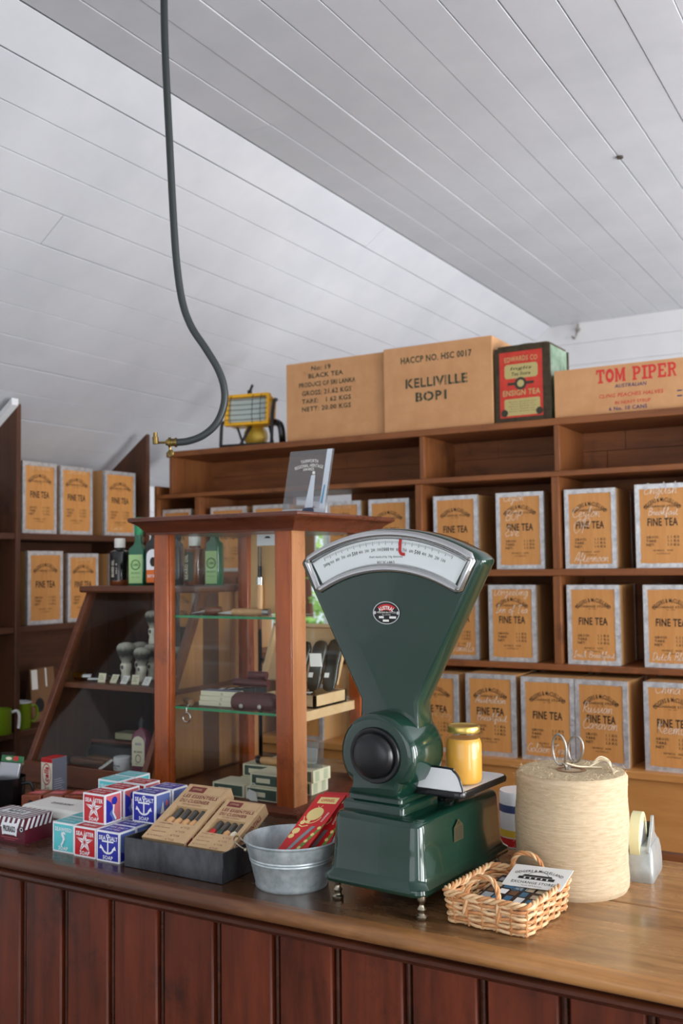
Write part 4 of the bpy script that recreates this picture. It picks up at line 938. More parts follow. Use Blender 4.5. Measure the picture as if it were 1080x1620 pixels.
# the old red tea canister
ec = thing('tea_canister', 'old red printed tea canister with green sides between the two brown cartons', 'canister', (-1.226, 3.125, ZT), -.02)
M_ered = mat('canister_red', (190, 44, 32), 0.35, rgb2=(206, 62, 42), scale=(40, 40, 40)); M_egreen = mat('canister_green', (92, 128, 92), 0.28, 0.3, rgb2=(150, 176, 150), scale=(26, 26, 26))
M_erust = mat('canister_edge', (78, 66, 44), 0.45, 0.4, rgb2=(60, 46, 32), scale=(50, 50, 50)); M_egold = mat('canister_gold', (186, 170, 110), 0.45)
m = MB(); m.box(0, 0, 0, .185, .185, .25, 1); F = front(0, 0, 0); m.rect(F, 0, 0, .185, .25, .0004, 2); m.rect(F, .012, .016, .162, .236, .0007, 0)
m.text(F, 'EDWARDS CO', .088, .212, .115, .017, 3, .001, .008, bend=.6); 
m.poly(F, rr(.088, .170, .058, .024, .01), .001, 3); m.text(F, 'Inglis', .088, .178, .075, .013, 4, .0014, .01, shear=.2); m.text(F, 'Tea Store', .088, .161, .065, .012, 4, .0014, .01, shear=.2)
m.disc(F, .086, .128, .021, None, .0012, 4); m.disc(F, .086, .128, .012, None, .0016, 3); m.rect(F, .04, .124, .132, .133, .001, 4)
m.text(F, 'ENSIGN TEA', .088, .098, .13, .019, 3, .001, .015); m.poly(F, rr(.09, .05, .062, .028, .006), .001, 3)
for k in range(5): m.text(F, 'finest quality tea', .09, .068 - .008 * k, .095 - .012 * (k % 2), .0045, 4, .0014, res=1)
for u in (.028, .150): m.disc(F, u, .032, .012, None, .0018, 4)
m.build('canister_body', [M_ered, M_egreen, M_erust, M_egold, mat('canister_dark', (52, 48, 34), 0.5)], ec, bevel=.004)
m = MB(); m.loft([[(p[0], p[1], z) for p in rr(.0925, .0925, .0925 - g, .0925 - g, .012, 3)] for g, z in ((.001, .2495), (.002, .258), (.03, .262))]); m.lathe([(.055, .262), (.055, .268), (.0, .268)], (.0925, .0925, 0), 28); m.build('lid', M_erust, ec)
for x, y in ((0, 0), (.185, 0), (.185, .185), (0, .185)): m = MB(); m.box(x - .004, y - .0015 if y == 0 else y - .006, 0, x + .004, y + .006 if y == 0 else y + .0015, .251); m.build('soldered_edge', M_erust, ec)
def slab_word(m, F, word, u, v, w, h, mi, d=.0006):
    """heavy slab-serif capitals built from strokes"""
    n = sum(.6 if c == ' ' else (1.25 if c == 'M' else .62 if c == 'I' else 1) for c in word); k = w / n; x = u; s = .24; t = .16
    for c in word:
        cw_ = (.6 if c == ' ' else (1.25 if c == 'M' else .62 if c == 'I' else 1)) * k; a = x; W = cw_ * .9; S = k * s; T = h * t
        R = lambda u0, v0, u1, v1: m.rect(F, a + u0, v + v0, a + u1, v + v1, d, mi)
        if c == 'T': R(0, h - T, W, h); R(W / 2 - S / 2, 0, W / 2 + S / 2, h - T); R(W * .2, 0, W / 2 - S / 2, T * .8); R(W / 2 + S / 2, 0, W * .8, T * .8); R(0, h * .66, S * .6, h - T); R(W - S * .6, h * .66, W, h - T)
        elif c == 'O': m.ring(F, a + W / 2, v + h / 2, W / 2 - S, W / 2, d, mi, 28, h / W)
        elif c == 'I': R(W / 2 - S / 2, 0, W / 2 + S / 2, h); R(0, 0, W / 2 - S / 2, T); R(W / 2 + S / 2, 0, W, T); R(0, h - T, W / 2 - S / 2, h); R(W / 2 + S / 2, h - T, W, h)
        elif c == 'M': m.poly(F, [(a + q[0] * W, v + q[1] * h) for q in ((0, 0), (.28, 0), (.28, .12), (.24, .12), (.24, .66), (.42, .1), (.54, .1), (.72, .66), (.72, .12), (.68, .12), (.68, 0), (1, 0), (1, .12), (.95, .12), (.95, .88), (1, .88), (1, 1), (.72, 1), (.49, .42), (.26, 1), (0, 1), (0, .88), (.05, .88), (.05, .12), (0, .12))], d, mi)
        elif c in 'PRE':
            R(W * .1, 0, W * .1 + S, h); R(0, 0, W * .1, T * .8); R(0, h - T * .8, W * .1, h)
            if c == 'E': R(W * .1 + S, 0, W * .95, T); R(W * .1 + S, h - T, W * .95, h); R(W * .1 + S, h * .44, W * .7, h * .58); R(W * .78, T, W * .95, h * .34); R(W * .78, h * .66, W * .95, h - T)
            else:
                yb = .40 if c == 'P' else .44; cy_ = v + h * (1 + yb) / 2; ry = h * (1 - yb) / 2
                R(W * .1 + S, h - T * .9, W * .55, h); R(W * .1 + S, h * yb, W * .55, h * yb + T * .9)
                m.ring(F, a + W * .55, cy_, W * .42 - S, W * .42, d, mi, 14, ry / (W * .42), -90, 90)
                if c == 'P': R(W * .1 + S, 0, W * .1 + S * 1.5, T * .8)
                else: m.poly(F, [(a + W * .5, v + h * yb), (a + W * .72, v + h * yb), (a + W * 1.0, v), (a + W * .76, v)], d, mi)
        x += cw_
def p3(m, F):
    slab_word(m, F, 'TOM PIPER', .138, .100, .25, .044, 1); m.text(F, 'AUSTRALIAN', .245, .087, .10, .012, 2, .0006, .01, shear=.25); m.text(F, 'CHOICE QUALITY', .24, .0725, .135, .012, 2, .0006, .01, shear=.25)
    m.text(F, 'CLING PEACHES HALVES', .245, .058, .20, .012, 1, .0006, .008, shear=.2); m.text(F, 'IN HEAVY SYRUP', .25, .034, .11, .011, 1, .0006, .008); m.text(F, '6 No. 10 CANS', .235, .016, .118, .0125, 2, .0006, .015)
    m.rect(F, .385, .052, .40, .056, .0006, 2); m.rect(F, .385, .036, .40, .04, .0006, 2)
tp = carton('fruit_carton', 'long low brown carton printed TOM PIPER in red on top of the shelf', -1.026, -.618, 3.125, 3.33, .155, p3, [M_kraft, mat('carton_red', (204, 56, 50), 0.7), mat('carton_blue', (56, 60, 104), 0.7)])
carton('small_carton', 'plain brown carton cut off by the right edge of the frame on the shelf top', -.606, -.42, 3.15, 3.33, .135, lambda m, F: None, [M_kraft])

# yellow work lamp
fl = thing('work_light', 'yellow halogen work lamp on a black tube stand on top of the shelf', 'lamp', (-2.29, 3.21, ZT), math.radians(10))
m = MB(); m.tube(smooth_path([(-.115, -.05, .008), (-.11, -.05, .09), (-.108, -.035, .105), (-.095, .0, .115)], 5), .007, 8); m.tube(smooth_path([(.105, -.05, .008), (.11, -.05, .12), (.105, -.02, .18), (.095, .02, .19), (.06, .03, .19)], 5), .007, 8)
m.tube([(-.115, -.05, .008), (.105, -.05, .008)], .007, 8); m.tube([(-.115, -.05, .008), (-.10, .09, .008), (.10, .09, .008), (.105, -.05, .008)], .007, 8)
m.tube([(-.03, -.05, .008), (.0, -.0, .1)], .006, 8); m.tube([(-.06, .05, .008), (-.07, 0, .1)], .005, 6); m.tube([(.07, .05, .008), (.07, 0, .1)], .005, 6); m.build('stand', M_blackm, fl)
m = MB(); tilt = fr((-.1, -.045, .088), (1, 0, 0), (0, .10, 1)); m.slab(tilt, 0, 0, .19, .012, -.02, .006); m.slab(tilt, 0, .113, .19, .125, -.02, .006); m.slab(tilt, 0, .012, .010, .113, -.02, .006); m.slab(tilt, .178, .012, .19, .113, -.02, .006); lfr = m.build('lamp_frame', M_yellow, fl, bevel=.002)
m = MB(); m.hexa([tilt(.005, .005, -.085), tilt(.185, .005, -.085), tilt(.185, .12, -.085), tilt(.005, .12, -.085)], [tilt(.002, .002, -.02), tilt(.188, .002, -.02), tilt(.188, .123, -.02), tilt(.002, .123, -.02)]); m.build('lamp_housing', M_yellow, fl, bevel=.008)
m = MB(); m.slab(tilt, .012, .014, .178, .111, -.019, -.012); m.build('reflector', mat('reflector', (214, 222, 220), 0.3, 0.3), fl)
m = MB(); m.slab(tilt, .012, .014, .178, .111, -.001, .001); m.build('lamp_glass', M_glass, lfr)
m = MB()
for k in range(5): m.tube(smooth_path([tilt(.005, .022 + .02 * k, .008), tilt(.06, .018 + .02 * k, .016), tilt(.13, .018 + .02 * k, .016), tilt(.185, .022 + .02 * k, .008)], 4), .0014, 6)
for u in (.03, .125, .16): m.tube([tilt(u, .006, .008), tilt(u, .03, .0165), tilt(u, .1, .0165), tilt(u, .119, .008)], .0014, 6)
m.build('wire_guard', M_blackm, lfr)
m = MB(); m.lathe([(.0, -.02), (.03, -.018), (.045, -.006), (.045, .03), (.04, .038)], (-.0, .02, .052), 24, axis='y'); m.build('junction_box', mat('brass_yellow', (206, 170, 60), 0.35, 0.3), fl)
m = MB(); m.tube(smooth_path([(.09, .0, .10), (.125, -.01, .085), (.13, 0, .03), (.12, .02, .01)], 5), .014, 8); m.build('cable', M_black, fl)
m = MB(); m.box(-.006, -.03, .213, .006, -.014, .228); m.tube([(.0, -.02, .226), (.012, -.02, .25)], .0055, 8); m.build('tilt_knob', M_blackm, fl)

# hook on the back wall
hk = thing('wall_hook', 'small metal hook high on the white back wall', 'hook', (-1.60, 5.295, 2.79))
m = MB(); m.lathe([(.014, 0), (.014, .004)], (0, .001, 0), 16, axis='y'); m.tube(smooth_path([(0, 0, .0), (.002, -.02, -.01), (.0, -.035, -.04), (-.012, -.035, -.055), (-.022, -.03, -.04)], 5), .006, 8); m.tube([(0, -.0, 0), (.006, -.01, .03)], .006, 8); m.build('hook', M_steel, hk)

# ================================================================== the hanging gas pipe
gpz = thing('gas_pipe', 'black hanging pipe with a curved end dropping from the ceiling', 'pipe', (-1.386, 1.624, ZC))
path = [(-1.474, 1.725, 2.826), (-1.474, 1.733, 2.68), (-1.474, 1.745, 2.51), (-1.472, 1.757, 2.32), (-1.469, 1.765, 2.215), (-1.461, 1.775, 2.130), (-1.445, 1.788, 2.073), (-1.419, 1.806, 2.024), (-1.396, 1.823, 1.975), (-1.386, 1.832, 1.932), (-1.388, 1.833, 1.892), (-1.404, 1.826, 1.851), (-1.431, 1.812, 1.824), (-1.461, 1.795, 1.811), (-1.487, 1.779, 1.808)]
path = [tuple(EYE + (Vector(p) - EYE) * .94) for p in path]; path[0] = (path[0][0], path[0][1] + .003, 2.72); path.insert(0, (path[0][0], path[0][1], ZC))
m = MB(); m.tube(smooth_path(path, 7), .0080, 14); m.build('pipe', M_hose, gpz, True)
m = MB(); m.lathe([(.022, 0), (.022, -.004), (.013, -.012), (.010, -.02)], (path[0][0], path[0][1], 2.826), 20); m.build('ceiling_rose', M_hose, gpz, True)
dv = Vector((-.83, -.50, 0)).normalized(); v0 = EYE + (Vector((-1.484, 1.781, 1.808)) - EYE) * .94
m = MB(); m.tube([v0, v0 + dv * .004, v0 + dv * .0045, v0 + dv * .013, v0 + dv * .0135, v0 + dv * .018, v0 + dv * .0185, v0 + dv * .024], [.0105, .0105, .0085, .0085, .0115, .0115, .008, .006], 14)
m.tube([v0 + dv * .022, v0 + dv * .052], .0026, 8); m.tube([v0 + dv * .046 + Vector((0, 0, -.003)), v0 + dv * .047 + Vector((0, 0, .012)), v0 + dv * .047 + Vector((0, 0, .013)), v0 + dv * .047 + Vector((0, 0, .022))], [.0065, .0065, .0045, .0045], 10)
m.build('gas_tap', M_brass, gpz, True)
gt_o = bpy.data.objects['gas_tap']
m = MB(); m.tube([v0 + dv * .015 + Vector((0, 0, -.008)), v0 + dv * .015 + Vector((0, 0, -.016))], .003, 8); q = v0 + dv * .014 + Vector((0, 0, -.024)); m.ball(q, .009, 0, 14, (1, .4, 1)); m.build('tap_key', M_brass, gt_o, True)

# ================================================================== award plaque on the cabinet
aw = thing('award_plaque', 'clear acrylic Tamworth heritage award plaque leaning on the cabinet top', 'plaque', (-1.376, 2.05, 1.6455))
Fa = front(0, 0, 0); m = MB(); out = [(0, 0), (.122, 0), (.150, .156), (.028, .156)]
m.prism([(u, v) for u, v in out], 'y', 0, .008, 0); m.build('acrylic_sheet', M_acryl, aw)
m = MB()
sk = lambda u, v: (u + .028 * v / .156, v)
m.poly(Fa, [sk(.0, .001), sk(.121, .001), sk(.121, .013), sk(.0, .013)], .0006, 0)
m.poly(Fa, [sk(.107, .013), sk(.122, .013), sk(.122, .156), sk(.107, .156)], .0006, 1)
m.poly(Fa, [sk(.109, .025), sk(.115, .025), sk(.116, .07), sk(.112, .07)], .0009, 3)
m.text(Fa, 'TAMWORTH', .084, .130, .05, .008, 2, .0009, .01, bend=.12); m.text(Fa, 'REGIONAL HERITAGE', .082, .119, .082, .008, 2, .0009, .01, bend=.14); m.text(Fa, 'AWARDS', .081, .110, .032, .007, 2, .0009, .01, bend=.12)
m.poly(Fa, [(.068, .016), (.091, .016), (.100, .095), (.089, .095)], .0009, 1); m.rect(Fa, .092, .097, .0995, .104, .0009, 2); m.poly(Fa, [(.058, .0), (.096, .0), (.094, .012), (.088, .016), (.068, .016), (.062, .012)], .001, 4)
m.build('printing', [mat('plaque_grey', (196, 202, 210), 0.4), mat('plaque_pale', (208, 216, 226), 0.4), M_paper, mat('plaque_teal', (90, 150, 190), 0.35), mat('plaque_navy', (62, 72, 96), 0.4)], aw)

# ================================================================== boxed soaps
M_sblue = mat('soap_blue', (36, 44, 160), 0.35); M_sred = mat('soap_red', (190, 26, 36), 0.35); M_steal = mat('soap_teal', (92, 200, 206), 0.35); M_swhite = mat('soap_card', (238, 240, 244), 0.35)
M_spale = mat('soap_pale_blue', (120, 136, 196), 0.4); M_spink = mat('soap_pink', (214, 110, 116), 0.4); M_ssky = mat('soap_sky', (96, 116, 178), 0.4)
SW, SD, SH = .0595, .047, .0585
def star_pts(cx, cy, R, r): return [(cx + (R if k % 2 == 0 else r) * math.sin(k * PI / 5), cy + (R if k % 2 == 0 else r) * math.cos(k * PI / 5)) for k in range(10)]
def soap(kind):
    col = {'blue': M_sblue, 'red': M_sred, 'teal': M_steal}[kind]
    t = thing('soap_box', 'x', 'soap'); m = MB(); m.box(0, 0, 0, SW, SD, SH); F = front(0, 0, 0); e = .0032
    m.rect(F, e, e, SW - e, SH - e, .0003, 1); c = SW / 2
    if kind == 'red':
        m.text(F, 'SEA', .0155, .0455, .018, .0085, 0, .0006, .03); m.text(F, 'STER', .0435, .0455, .021, .0085, 0, .0006, .03); m.text(F, 'SOAP', c, .0085, .026, .0075, 0, .0006, .03)
        P = star_pts(c, .0295, .0235, .0082); m.poly(F, P, .0006, 0)
        P2 = star_pts(c, .0295, .0208, .0075)
        for k in range(10): m.line(F, [(c, .0295), P2[k]], .0011, .0009, 1)
    elif kind == 'blue':
        m.text(F, 'SEA', .0155, .0455, .018, .0085, 0, .0006, .03); m.text(F, 'SALT', .0445, .0455, .021, .0085, 0, .0006, .03); m.text(F, 'SOAP', c, .0085, .026, .0075, 0, .0006, .03)
        m.ring(F, c, .0495, .0018, .0042, .0006, 0, 18); m.rect(F, c - .0017, .0175, c + .0017, .046, .0006, 0); m.rect(F, c - .015, .0375, c + .015, .0405, .0007, 0)
        m.ring(F, c, .033, .0145, .0182, .0008, 0, 24, a0=205, a1=335)
        for s in (-1, 1): m.poly(F, [(c + s * .0215, .0245), (c + s * .0105, .0245), (c + s * .0185, .0325)], .0009, 0)
    else:
        m.text(F, 'SEAWEED', c, .0455, .046, .0078, 0, .0006, .02); m.text(F, 'SOAP', c, .0085, .026, .0075, 0, .0006, .03)
        path = smooth_path([(c + .0055, .0365, 0), (c + .001, .0395, 0), (c - .002, .036, 0), (c + .001, .031, 0), (c + .0025, .026, 0), (c, .020, 0), (c - .003, .016, 0), (c - .0005, .0135, 0)], 5)
        for i, p in enumerate(path[:-1]): pass
        P = [(q.x, q.y) for q in path]; n = len(P)
        for w_, a, b in ((.0035, 0, n // 4), (.0062, n // 5, n // 2 + 4), (.0042, n // 2, n - 6), (.0026, n - 8, n)): m.line(F, P[a:b], w_, .0006 + .0001 * a, 0)
    T = topf(0, 0, SH); m.rect(T, e, e, SW - e, SD - e, .0003, 1)
    m.text(T, {'red': 'SEA ASTER', 'blue': 'SEA SALT', 'teal': 'SEAWEED'}[kind], c, .030, .044, .009, 0, .0006, .03); m.text(T, 'SOAP BAR', c, .015, .034, .008, 0, .0006, .03)
    S = rside(SW, 0, 0)
    if kind == 'red':
        m.rect(S, e, e, SD - e, SH - e, .0003, 3); m.poly(S, [(e, e), (.02, e), (.026, .02), (.018, .04), (e, .05)], .0006, 2); m.poly(S, [(.012, .02), (.02, .028), (.03, e), (.024, e)], .0009, 4); m.disc(S, .026, .043, .008, None, .0008, 2)
        m.line(S, [(.024, .036), (.022, .02), (.03, .006)], .004, .0012, 0)
    elif kind == 'blue':
        m.rect(S, e, e, SD - e, SH - e, .0003, 4); m.poly(S, [(e, e), (SD - e, e), (SD - e, .018), (.02, .014), (e, .022)], .0006, 2); m.poly(S, [(.014, .018), (.026, .020), (.022, .042)], .0009, 0); m.disc(S, .034, .036, .0035, .006, .0008, 3, 12)
    else: m.rect(S, e, e, SD - e, SH - e, .0003, 1); m.line(S, [(.01, .01), (.02, .03), (.03, .05)], .004, .0006, 0)
    m.build('carton', [M_swhite, col, M_sblue, M_spink, M_ssky], t); return t
protos = {}
def put_soap(kind, x, y, layer, label, rz=0.0):
    z = CT + layer * (SH + .0012)
    if kind not in protos: o = soap(kind); protos[kind] = o; o.location = (x, y, z); o.rotation_euler = (0, 0, rz)
    else: o = dup(protos[kind], (x, y, z), rz)
    o['label'] = label; o['group'] = 'boxed soaps stacked on the counter'
put_soap('teal', -1.5495, 1.468, 0, 'teal seaweed soap box at the front of the bottom layer, leftmost on the counter')
put_soap('red', -1.4865, 1.464, 0, 'red sea aster soap box at the front of the bottom layer, between teal and blue')
put_soap('blue', -1.4232, 1.462, 0, 'blue sea salt soap box at the front of the bottom layer, beside the metal tray')
for k in (1, 2, 3):
    nth = {1: 'second row from the front', 2: 'third row from the front', 3: 'back row'}[k]
    put_soap('teal', -1.5495 - .004 * k, 1.468 + .0495 * k, 0, 'teal soap box in the bottom layer, ' + nth)
    put_soap('red', -1.4865 - .003 * k, 1.464 + .0495 * k, 0, 'red soap box in the bottom layer, ' + nth)
    put_soap('blue', -1.4232 - .002 * k, 1.462 + .0495 * k, 0, 'blue soap box in the bottom layer, ' + nth)
put_soap('red', -1.4885, 1.491, 1, 'red sea aster soap box at the front of the top layer')
put_soap('red', -1.4885, 1.545, 1, 'red soap box of the top layer directly behind the foremost red one')
put_soap('blue', -1.4015, 1.541, 1, 'blue sea salt soap box of the top layer showing its anchor')
put_soap('blue', -1.4015, 1.594, 1, 'blue soap box of the top layer behind the anchor one, mostly hidden')
put_soap('teal', -1.553, 1.600, 1, 'teal soap box on the top layer, nearest the two red ones')
put_soap('teal', -1.553, 1.650, 1, 'teal soap box at the far end of the top layer')
put_soap('red', -1.484, 1.603, 1, 'red soap box of the top layer between teal and blue')

# maroon shaving soap carton
ps = thing('shaving_soap_box', 'maroon and white striped shaving soap carton at the left edge of the counter', 'box', (-1.762, 1.468, CT), .01)
M_mar = mat('maroon_carton', (92, 24, 40), 0.35); m = MB(); w, d_, h = .130, .078, .052; m.box(0, 0, 0, w, d_, h)
F = front(0, 0, 0); S = rside(w, 0, 0); T = topf(0, 0, h)
def slants(Q, u0, u1, v0, v1, n, sk=.010, dd=.0004):
    st = (u1 - u0) / n
    for k in range(n): a = u0 + k * st; m.poly(Q, [(a, v0), (a + st * .5, v0), (min(a + st * .5 + sk, u1), v1), (min(a + sk, u1), v1)], dd, 1)
slants(F, 0, w, .030, h, 9); slants(S, 0, d_, .030, h, 6); slants(T, 0, w, 0, d_ * .98, 9, .012)
m.rect(T, .028, .028, .10, .05, .0008, 1); m.text(T, 'PRORASO', .064, .039, .05, .011, 3, .0012, .03)
lab = [(.052, .012), (.058, .014), (.088, .014), (.094, .012), (.096, .024), (.094, .040), (.088, .038), (.058, .038), (.052, .040), (.050, .026)]
lab = [(u + .012, v + .002) for u, v in lab]
m.poly(F, [(u, v) for u, v in lab], .0008, 1); m.text(F, 'PRORASO', .085, .028, .036, .013, 3, .0012, .04)
m.rect(F, .06, .0095, .112, .0105, .0006, 2); m.rect(F, .07, .0055, .102, .0062, .0006, 2)
m.disc(F, .121, .030, .0065, None, .0009, 3); m.ring(F, .121, .030, .003, .0045, .0012, 1, 16)
m.build('carton', [M_mar, M_swhite, M_spink, M_blackm], ps)
# white paper packets behind it
for k, (dx, dy, dz, rz, lb) in enumerate(((0, 0, 0, 0, 'white paper packet lying under its twin behind the maroon striped carton'), (.004, .012, .0235, .04, 'white paper packet on top of its twin behind the maroon striped carton'))):
    t = thing('paper_packet', lb, 'packet', (-1.775 + dx, 1.562 + dy, CT + dz), rz, 'white paper packets'); m = MB()
    a = [(0, 0, .001), (.185, 0, .001), (.185, .105, .001), (0, .105, .001)]; b = [(.006, .006, .022), (.179, .006, .0205), (.182, .10, .0225), (.004, .10, .0215)]
    m.hexa(a, b); m.build('packet', M_paper, t, bevel=.006, seg=3)
    if k: m = MB(); m.text(fr((.05, .035, .0225), (1, 0, 0), (0, 1, 0)), 'SHAVE SOAP', .04, .01, .06, .012, 0, .0008, .02); m.build('print', M_blackm, t)
# row of brown soap cartons and the standing cream carton
M_bsoap = wood('brown_soap_card', (120, 54, 32), (158, 78, 46), 'z', 0.35, None, 0.05, coat=.2)
bs0 = None
for k in range(4):
    loc = (-1.865 + .047 * k, 1.668 + .022 * k, CT); lb = ('brown soap carton nearest the dark cup, first of a row of four', 'second brown soap carton in the row, in front of the standing cream carton', 'third brown soap carton in the row, towards the boxed soaps', 'last brown soap carton in the row, almost behind the boxed soaps')[k]
    if bs0 is None:
        bs0 = thing('soap_carton', lb, 'soap', loc, .35, 'brown soap cartons'); m = MB(); m.box(0, 0, 0, .048, .065, .037); m.disc(front(0, 0, 0), .024, .019, .007, .008, .0004, 1, 14); m.rect(topf(0, 0, .037), .008, .02, .04, .045, .0004, 2); m.build('carton', [M_bsoap, M_blackm, M_spink], bs0, bevel=.002)
    else: dup(bs0, loc, .35, lb)
ce = thing('shaving_cream_box', 'tall narrow cream and grey carton standing against the sloped show case', 'box', (-1.905, 1.766, CT), .0)
m = MB(); w, d_, h = .038, .048, .104; m.box(0, 0, 0, w, d_, h); F = front(0, 0, 0); S = rside(w, 0, 0); T = topf(0, 0, h); m.rect(S, 0, 0, d_, h, .0003, 1); m.rect(T, 0, 0, w, d_, .0003, 2); m.rect(F, 0, .094, w, h, .0003, 2)
m.ring(F, w / 2, .066, .0135, .0150, .0006, 2, 32, 1.75); m.text(F, 'cella', .019, .066, .036, .016, 2, .0006, .03, shear=.25, rot=PI / 2)
m.text(F, 'crema da barba', .015, .024, .036, .005, 2, .0006, rot=PI / 2); m.text(F, 'milano', .024, .024, .022, .005, 3, .0006, rot=PI / 2)
for k in range(9): m.rect(S, .006, .008 + .0055 * k, .006 + .032 - .004 * (k % 3), .0095 + .0055 * k, .0006, 4)
m.build('carton', [mat('cella_cream', (232, 226, 206), 0.4), mat('cella_grey', (92, 96, 108), 0.4), M_sred, M_ink, mat('cella_pale', (150, 154, 164), 0.4)], ce)

# dark cup with a packet in it, tins at the far left
cu = thing('dark_cup', 'black enamel cup at the left edge of the frame holding a foil packet', 'mug', (-1.935, 1.69, CT))
m = MB(); m.lathe([(.0, .002), (.034, .002), (.036, 0), (.038, .004), (.040, .066), (.0415, .070), (.0395, .070), (.036, .008), (0, .006)], n=32); m.build('cup', M_black, cu)
m = MB(); m.tube(smooth_path([(.038, .008, .055), (.058, .018, .056), (.063, .02, .035), (.055, .015, .016), (.038, .008, .013)], 5), .004, 8); m.build('handle', M_black, cu)
fp_ = thing('foil_packet', 'foil packet with a green and red label sticking out of the black cup', 'packet', (-1.935, 1.69, CT + .012)); m = MB()
Q = fr((-.034, -.004, .03), (1, .1, .0), (.12, .1, 1)); m.slab(Q, 0, 0, .062, .062, -.004, .004, 0); m.slab(Q, -.001, .062, .068, .078, -.002, .002, 1); m.disc(Q, .046, .072, .009, .006, .0025, 2, 14); m.disc(Q, .024, .071, .01, .004, .0025, 3, 14); m.build('packet', [mat('foil_bag', (170, 172, 178), 0.25, 0.7), mat('label_green', (36, 110, 60), 0.4), M_sred, M_cream], fp_, bevel=.002)
pt_ = thing('pale_tin', 'low pale round tin behind the foil packet at the left edge', 'tin', (-2.235, 1.95, CT)); m = MB(); m.lathe([(.046, 0), (.047, .002), (.047, .026), (.045, .028), (.0, .028)], n=32); m.build('tin', mat('pale_pink_tin', (206, 178, 156), 0.4), pt_)
gd_ = thing('glass_dish', 'small clear glass dish standing on the pale round tin', 'dish', (-2.245, 1.95, CT + .0285)); m = MB(); m.lathe([(.0, .002), (.03, .002), (.038, .02), (.039, .024), (.036, .022), (.028, .005), (0, .005)], n=28); m.build('dish', M_glass, gd_)
sj = thing('small_jar', 'small metal topped jar beside the slanting end of the show case', 'jar', (-2.205, 2.05, CT)); m = MB(); m.lathe([(.018, 0), (.019, .03)], n=20); m.lathe([(.02, .03), (.02, .043), (.018, .045), (0, .045)], n=20, mi=1); m.build('jar', [M_dkmetal, M_steel], sj)

# ================================================================== zinc tray with knife sets
tr0 = thing('zinc_tray', 'dark zinc tray on the counter holding two kraft knife boxes', 'tray', (-1.2285, 1.54, CT)); m = MB()
x0, x1, y0, y1, h = -1.346, -1.111, 1.456, 1.636, .056; k_ = .0016
m.box(x0, y0, CT + .0005, x1, y1, CT + .002); m.box(x0, y0, CT + .0005, x1, y0 + k_, CT + h); m.box(x0, y1 - k_, CT + .0005, x1, y1, CT + h); m.box(x0, y0, CT + .0005, x0 + k_, y1, CT + h); m.box(x1 - k_, y0, CT + .0005, x1, y1, CT + h)
m.build('tray', M_dkmetal, tr0, True, bevel=.0006, seg=1)
def knife_box(loc, rot, label, handles):
    t = thing('knife_box', label, 'knife box', loc); t.rotation_euler = rot; w, l, d = .104, .172, .023; t['group'] = 'kraft knife boxes'
    F = topf(0, 0, d); m = MB()
    wx0, wx1, wy0, wy1 = .014, .092, .052, .102
    for a in ((0, 0, wx0, l), (wx1, 0, w, l), (wx0, 0, wx1, wy0), (wx0, wy1, wx1, l)): m.box(a[0], a[1], 0, a[2], a[3], d)
    m.box(wx0, wy0, 0, wx1, wy1, .003, 2)
    m.rect(F, .012, .147, .05, .165, .0004, 1); m.text(F, 'OPINEL', .031, .156, .024, .006, 0, .0008, .01)
    m.text(F, 'LES ESSENTIELS', .052, .1345, .084, .0105, 1, .0004, .02); m.text(F, 'DU CUISINIER', .048, .1195, .072, .0105, 1, .0004, .02); m.text(F, 'KITCHEN ESSENTIALS', .048, .1085, .046, .004, 1, .0004, res=1)
    for q in ((.008, .1425, .096, .143), (.008, .1685, .096, .169), (.0955, .1425, .096, .169)): m.rect(F, *q, .0004, 1)
    for k, (a, b) in enumerate((('couteau office', 'n\u00b0112'), ('petit cranted', 'n\u00b0113'), ('vegetable knife', 'n\u00b0114'), ('peeler', 'n\u00b0115'))):
        m.text(F, a, .026, .047 - .0125 * k, .036, .004, 1, .0004, .01, res=1); m.text(F, b, .078 - .004 * k, .042 - .0125 * k, .02, .006, 1, .0004, .01, res=1)
    S = rside(w, 0, 0); m.text(S, 'OPINEL ESSENTIALS', .085, .0115, .112, .010, 1, .0004, .03); m.rect(S, .006, .004, .024, .019, .0004, 1)
    crt = m.build('carton', [M_kraft2, M_maroon, M_blackm], t, bevel=.0012, seg=1)
    m = MB()
    for k in range(4):
        x = wx0 + .010 + .0187 * k; m.tube([(x, wy1 - .001, .013), (x, wy0 + .012, .013)], .0062, 8, mi=0)
        m.lathe([(.0, 0)] , (0, 0, 0), 3) if False else None
    m.build('knife_blades', mat('blade_dark_grey', (92, 90, 88), 0.35, 0.4), t)
    for k in range(4):
        x = wx0 + .010 + .0187 * k; m = MB(); m.tube([(x, wy0 + .0185, .014), (x, wy0 + .011, .0145), (x, wy0 + .002, .0145)], [.0066, .0084, .0074], 10); m.build('knife_butt', handles[k], t)
    m = MB()
    for k in range(3): x = wx0 + .0193 + .0187 * k; m.box(x - .0011, wy0, .003, x + .0011, wy1, .013)
    m.build('divider', M_light, crt); return t
pit = math.atan2(.072, .147)
M_ry, M_rg = mat('red_handle', (200, 30, 30), 0.35), mat('green_handle', (40, 70, 60), 0.35)
kb1 = knife_box((-1.3175, 1.4725 + .0107, CT + .0555 - .0205), (pit, .0, 0), 'upper kraft knife box leaning in the zinc tray, beside the boxed soaps', [M_beech] * 4)
kb2 = knife_box((-1.2045, 1.4725 + .0107, CT + .0535 - .0205), (pit, .0, 0), 'kraft knife box with red and green handles leaning in the zinc tray by the tub', [M_ry, M_rg, M_beech, M_cream])
kb2.scale = (.875, .79, 1); kb1.scale = (1, .95, 1)
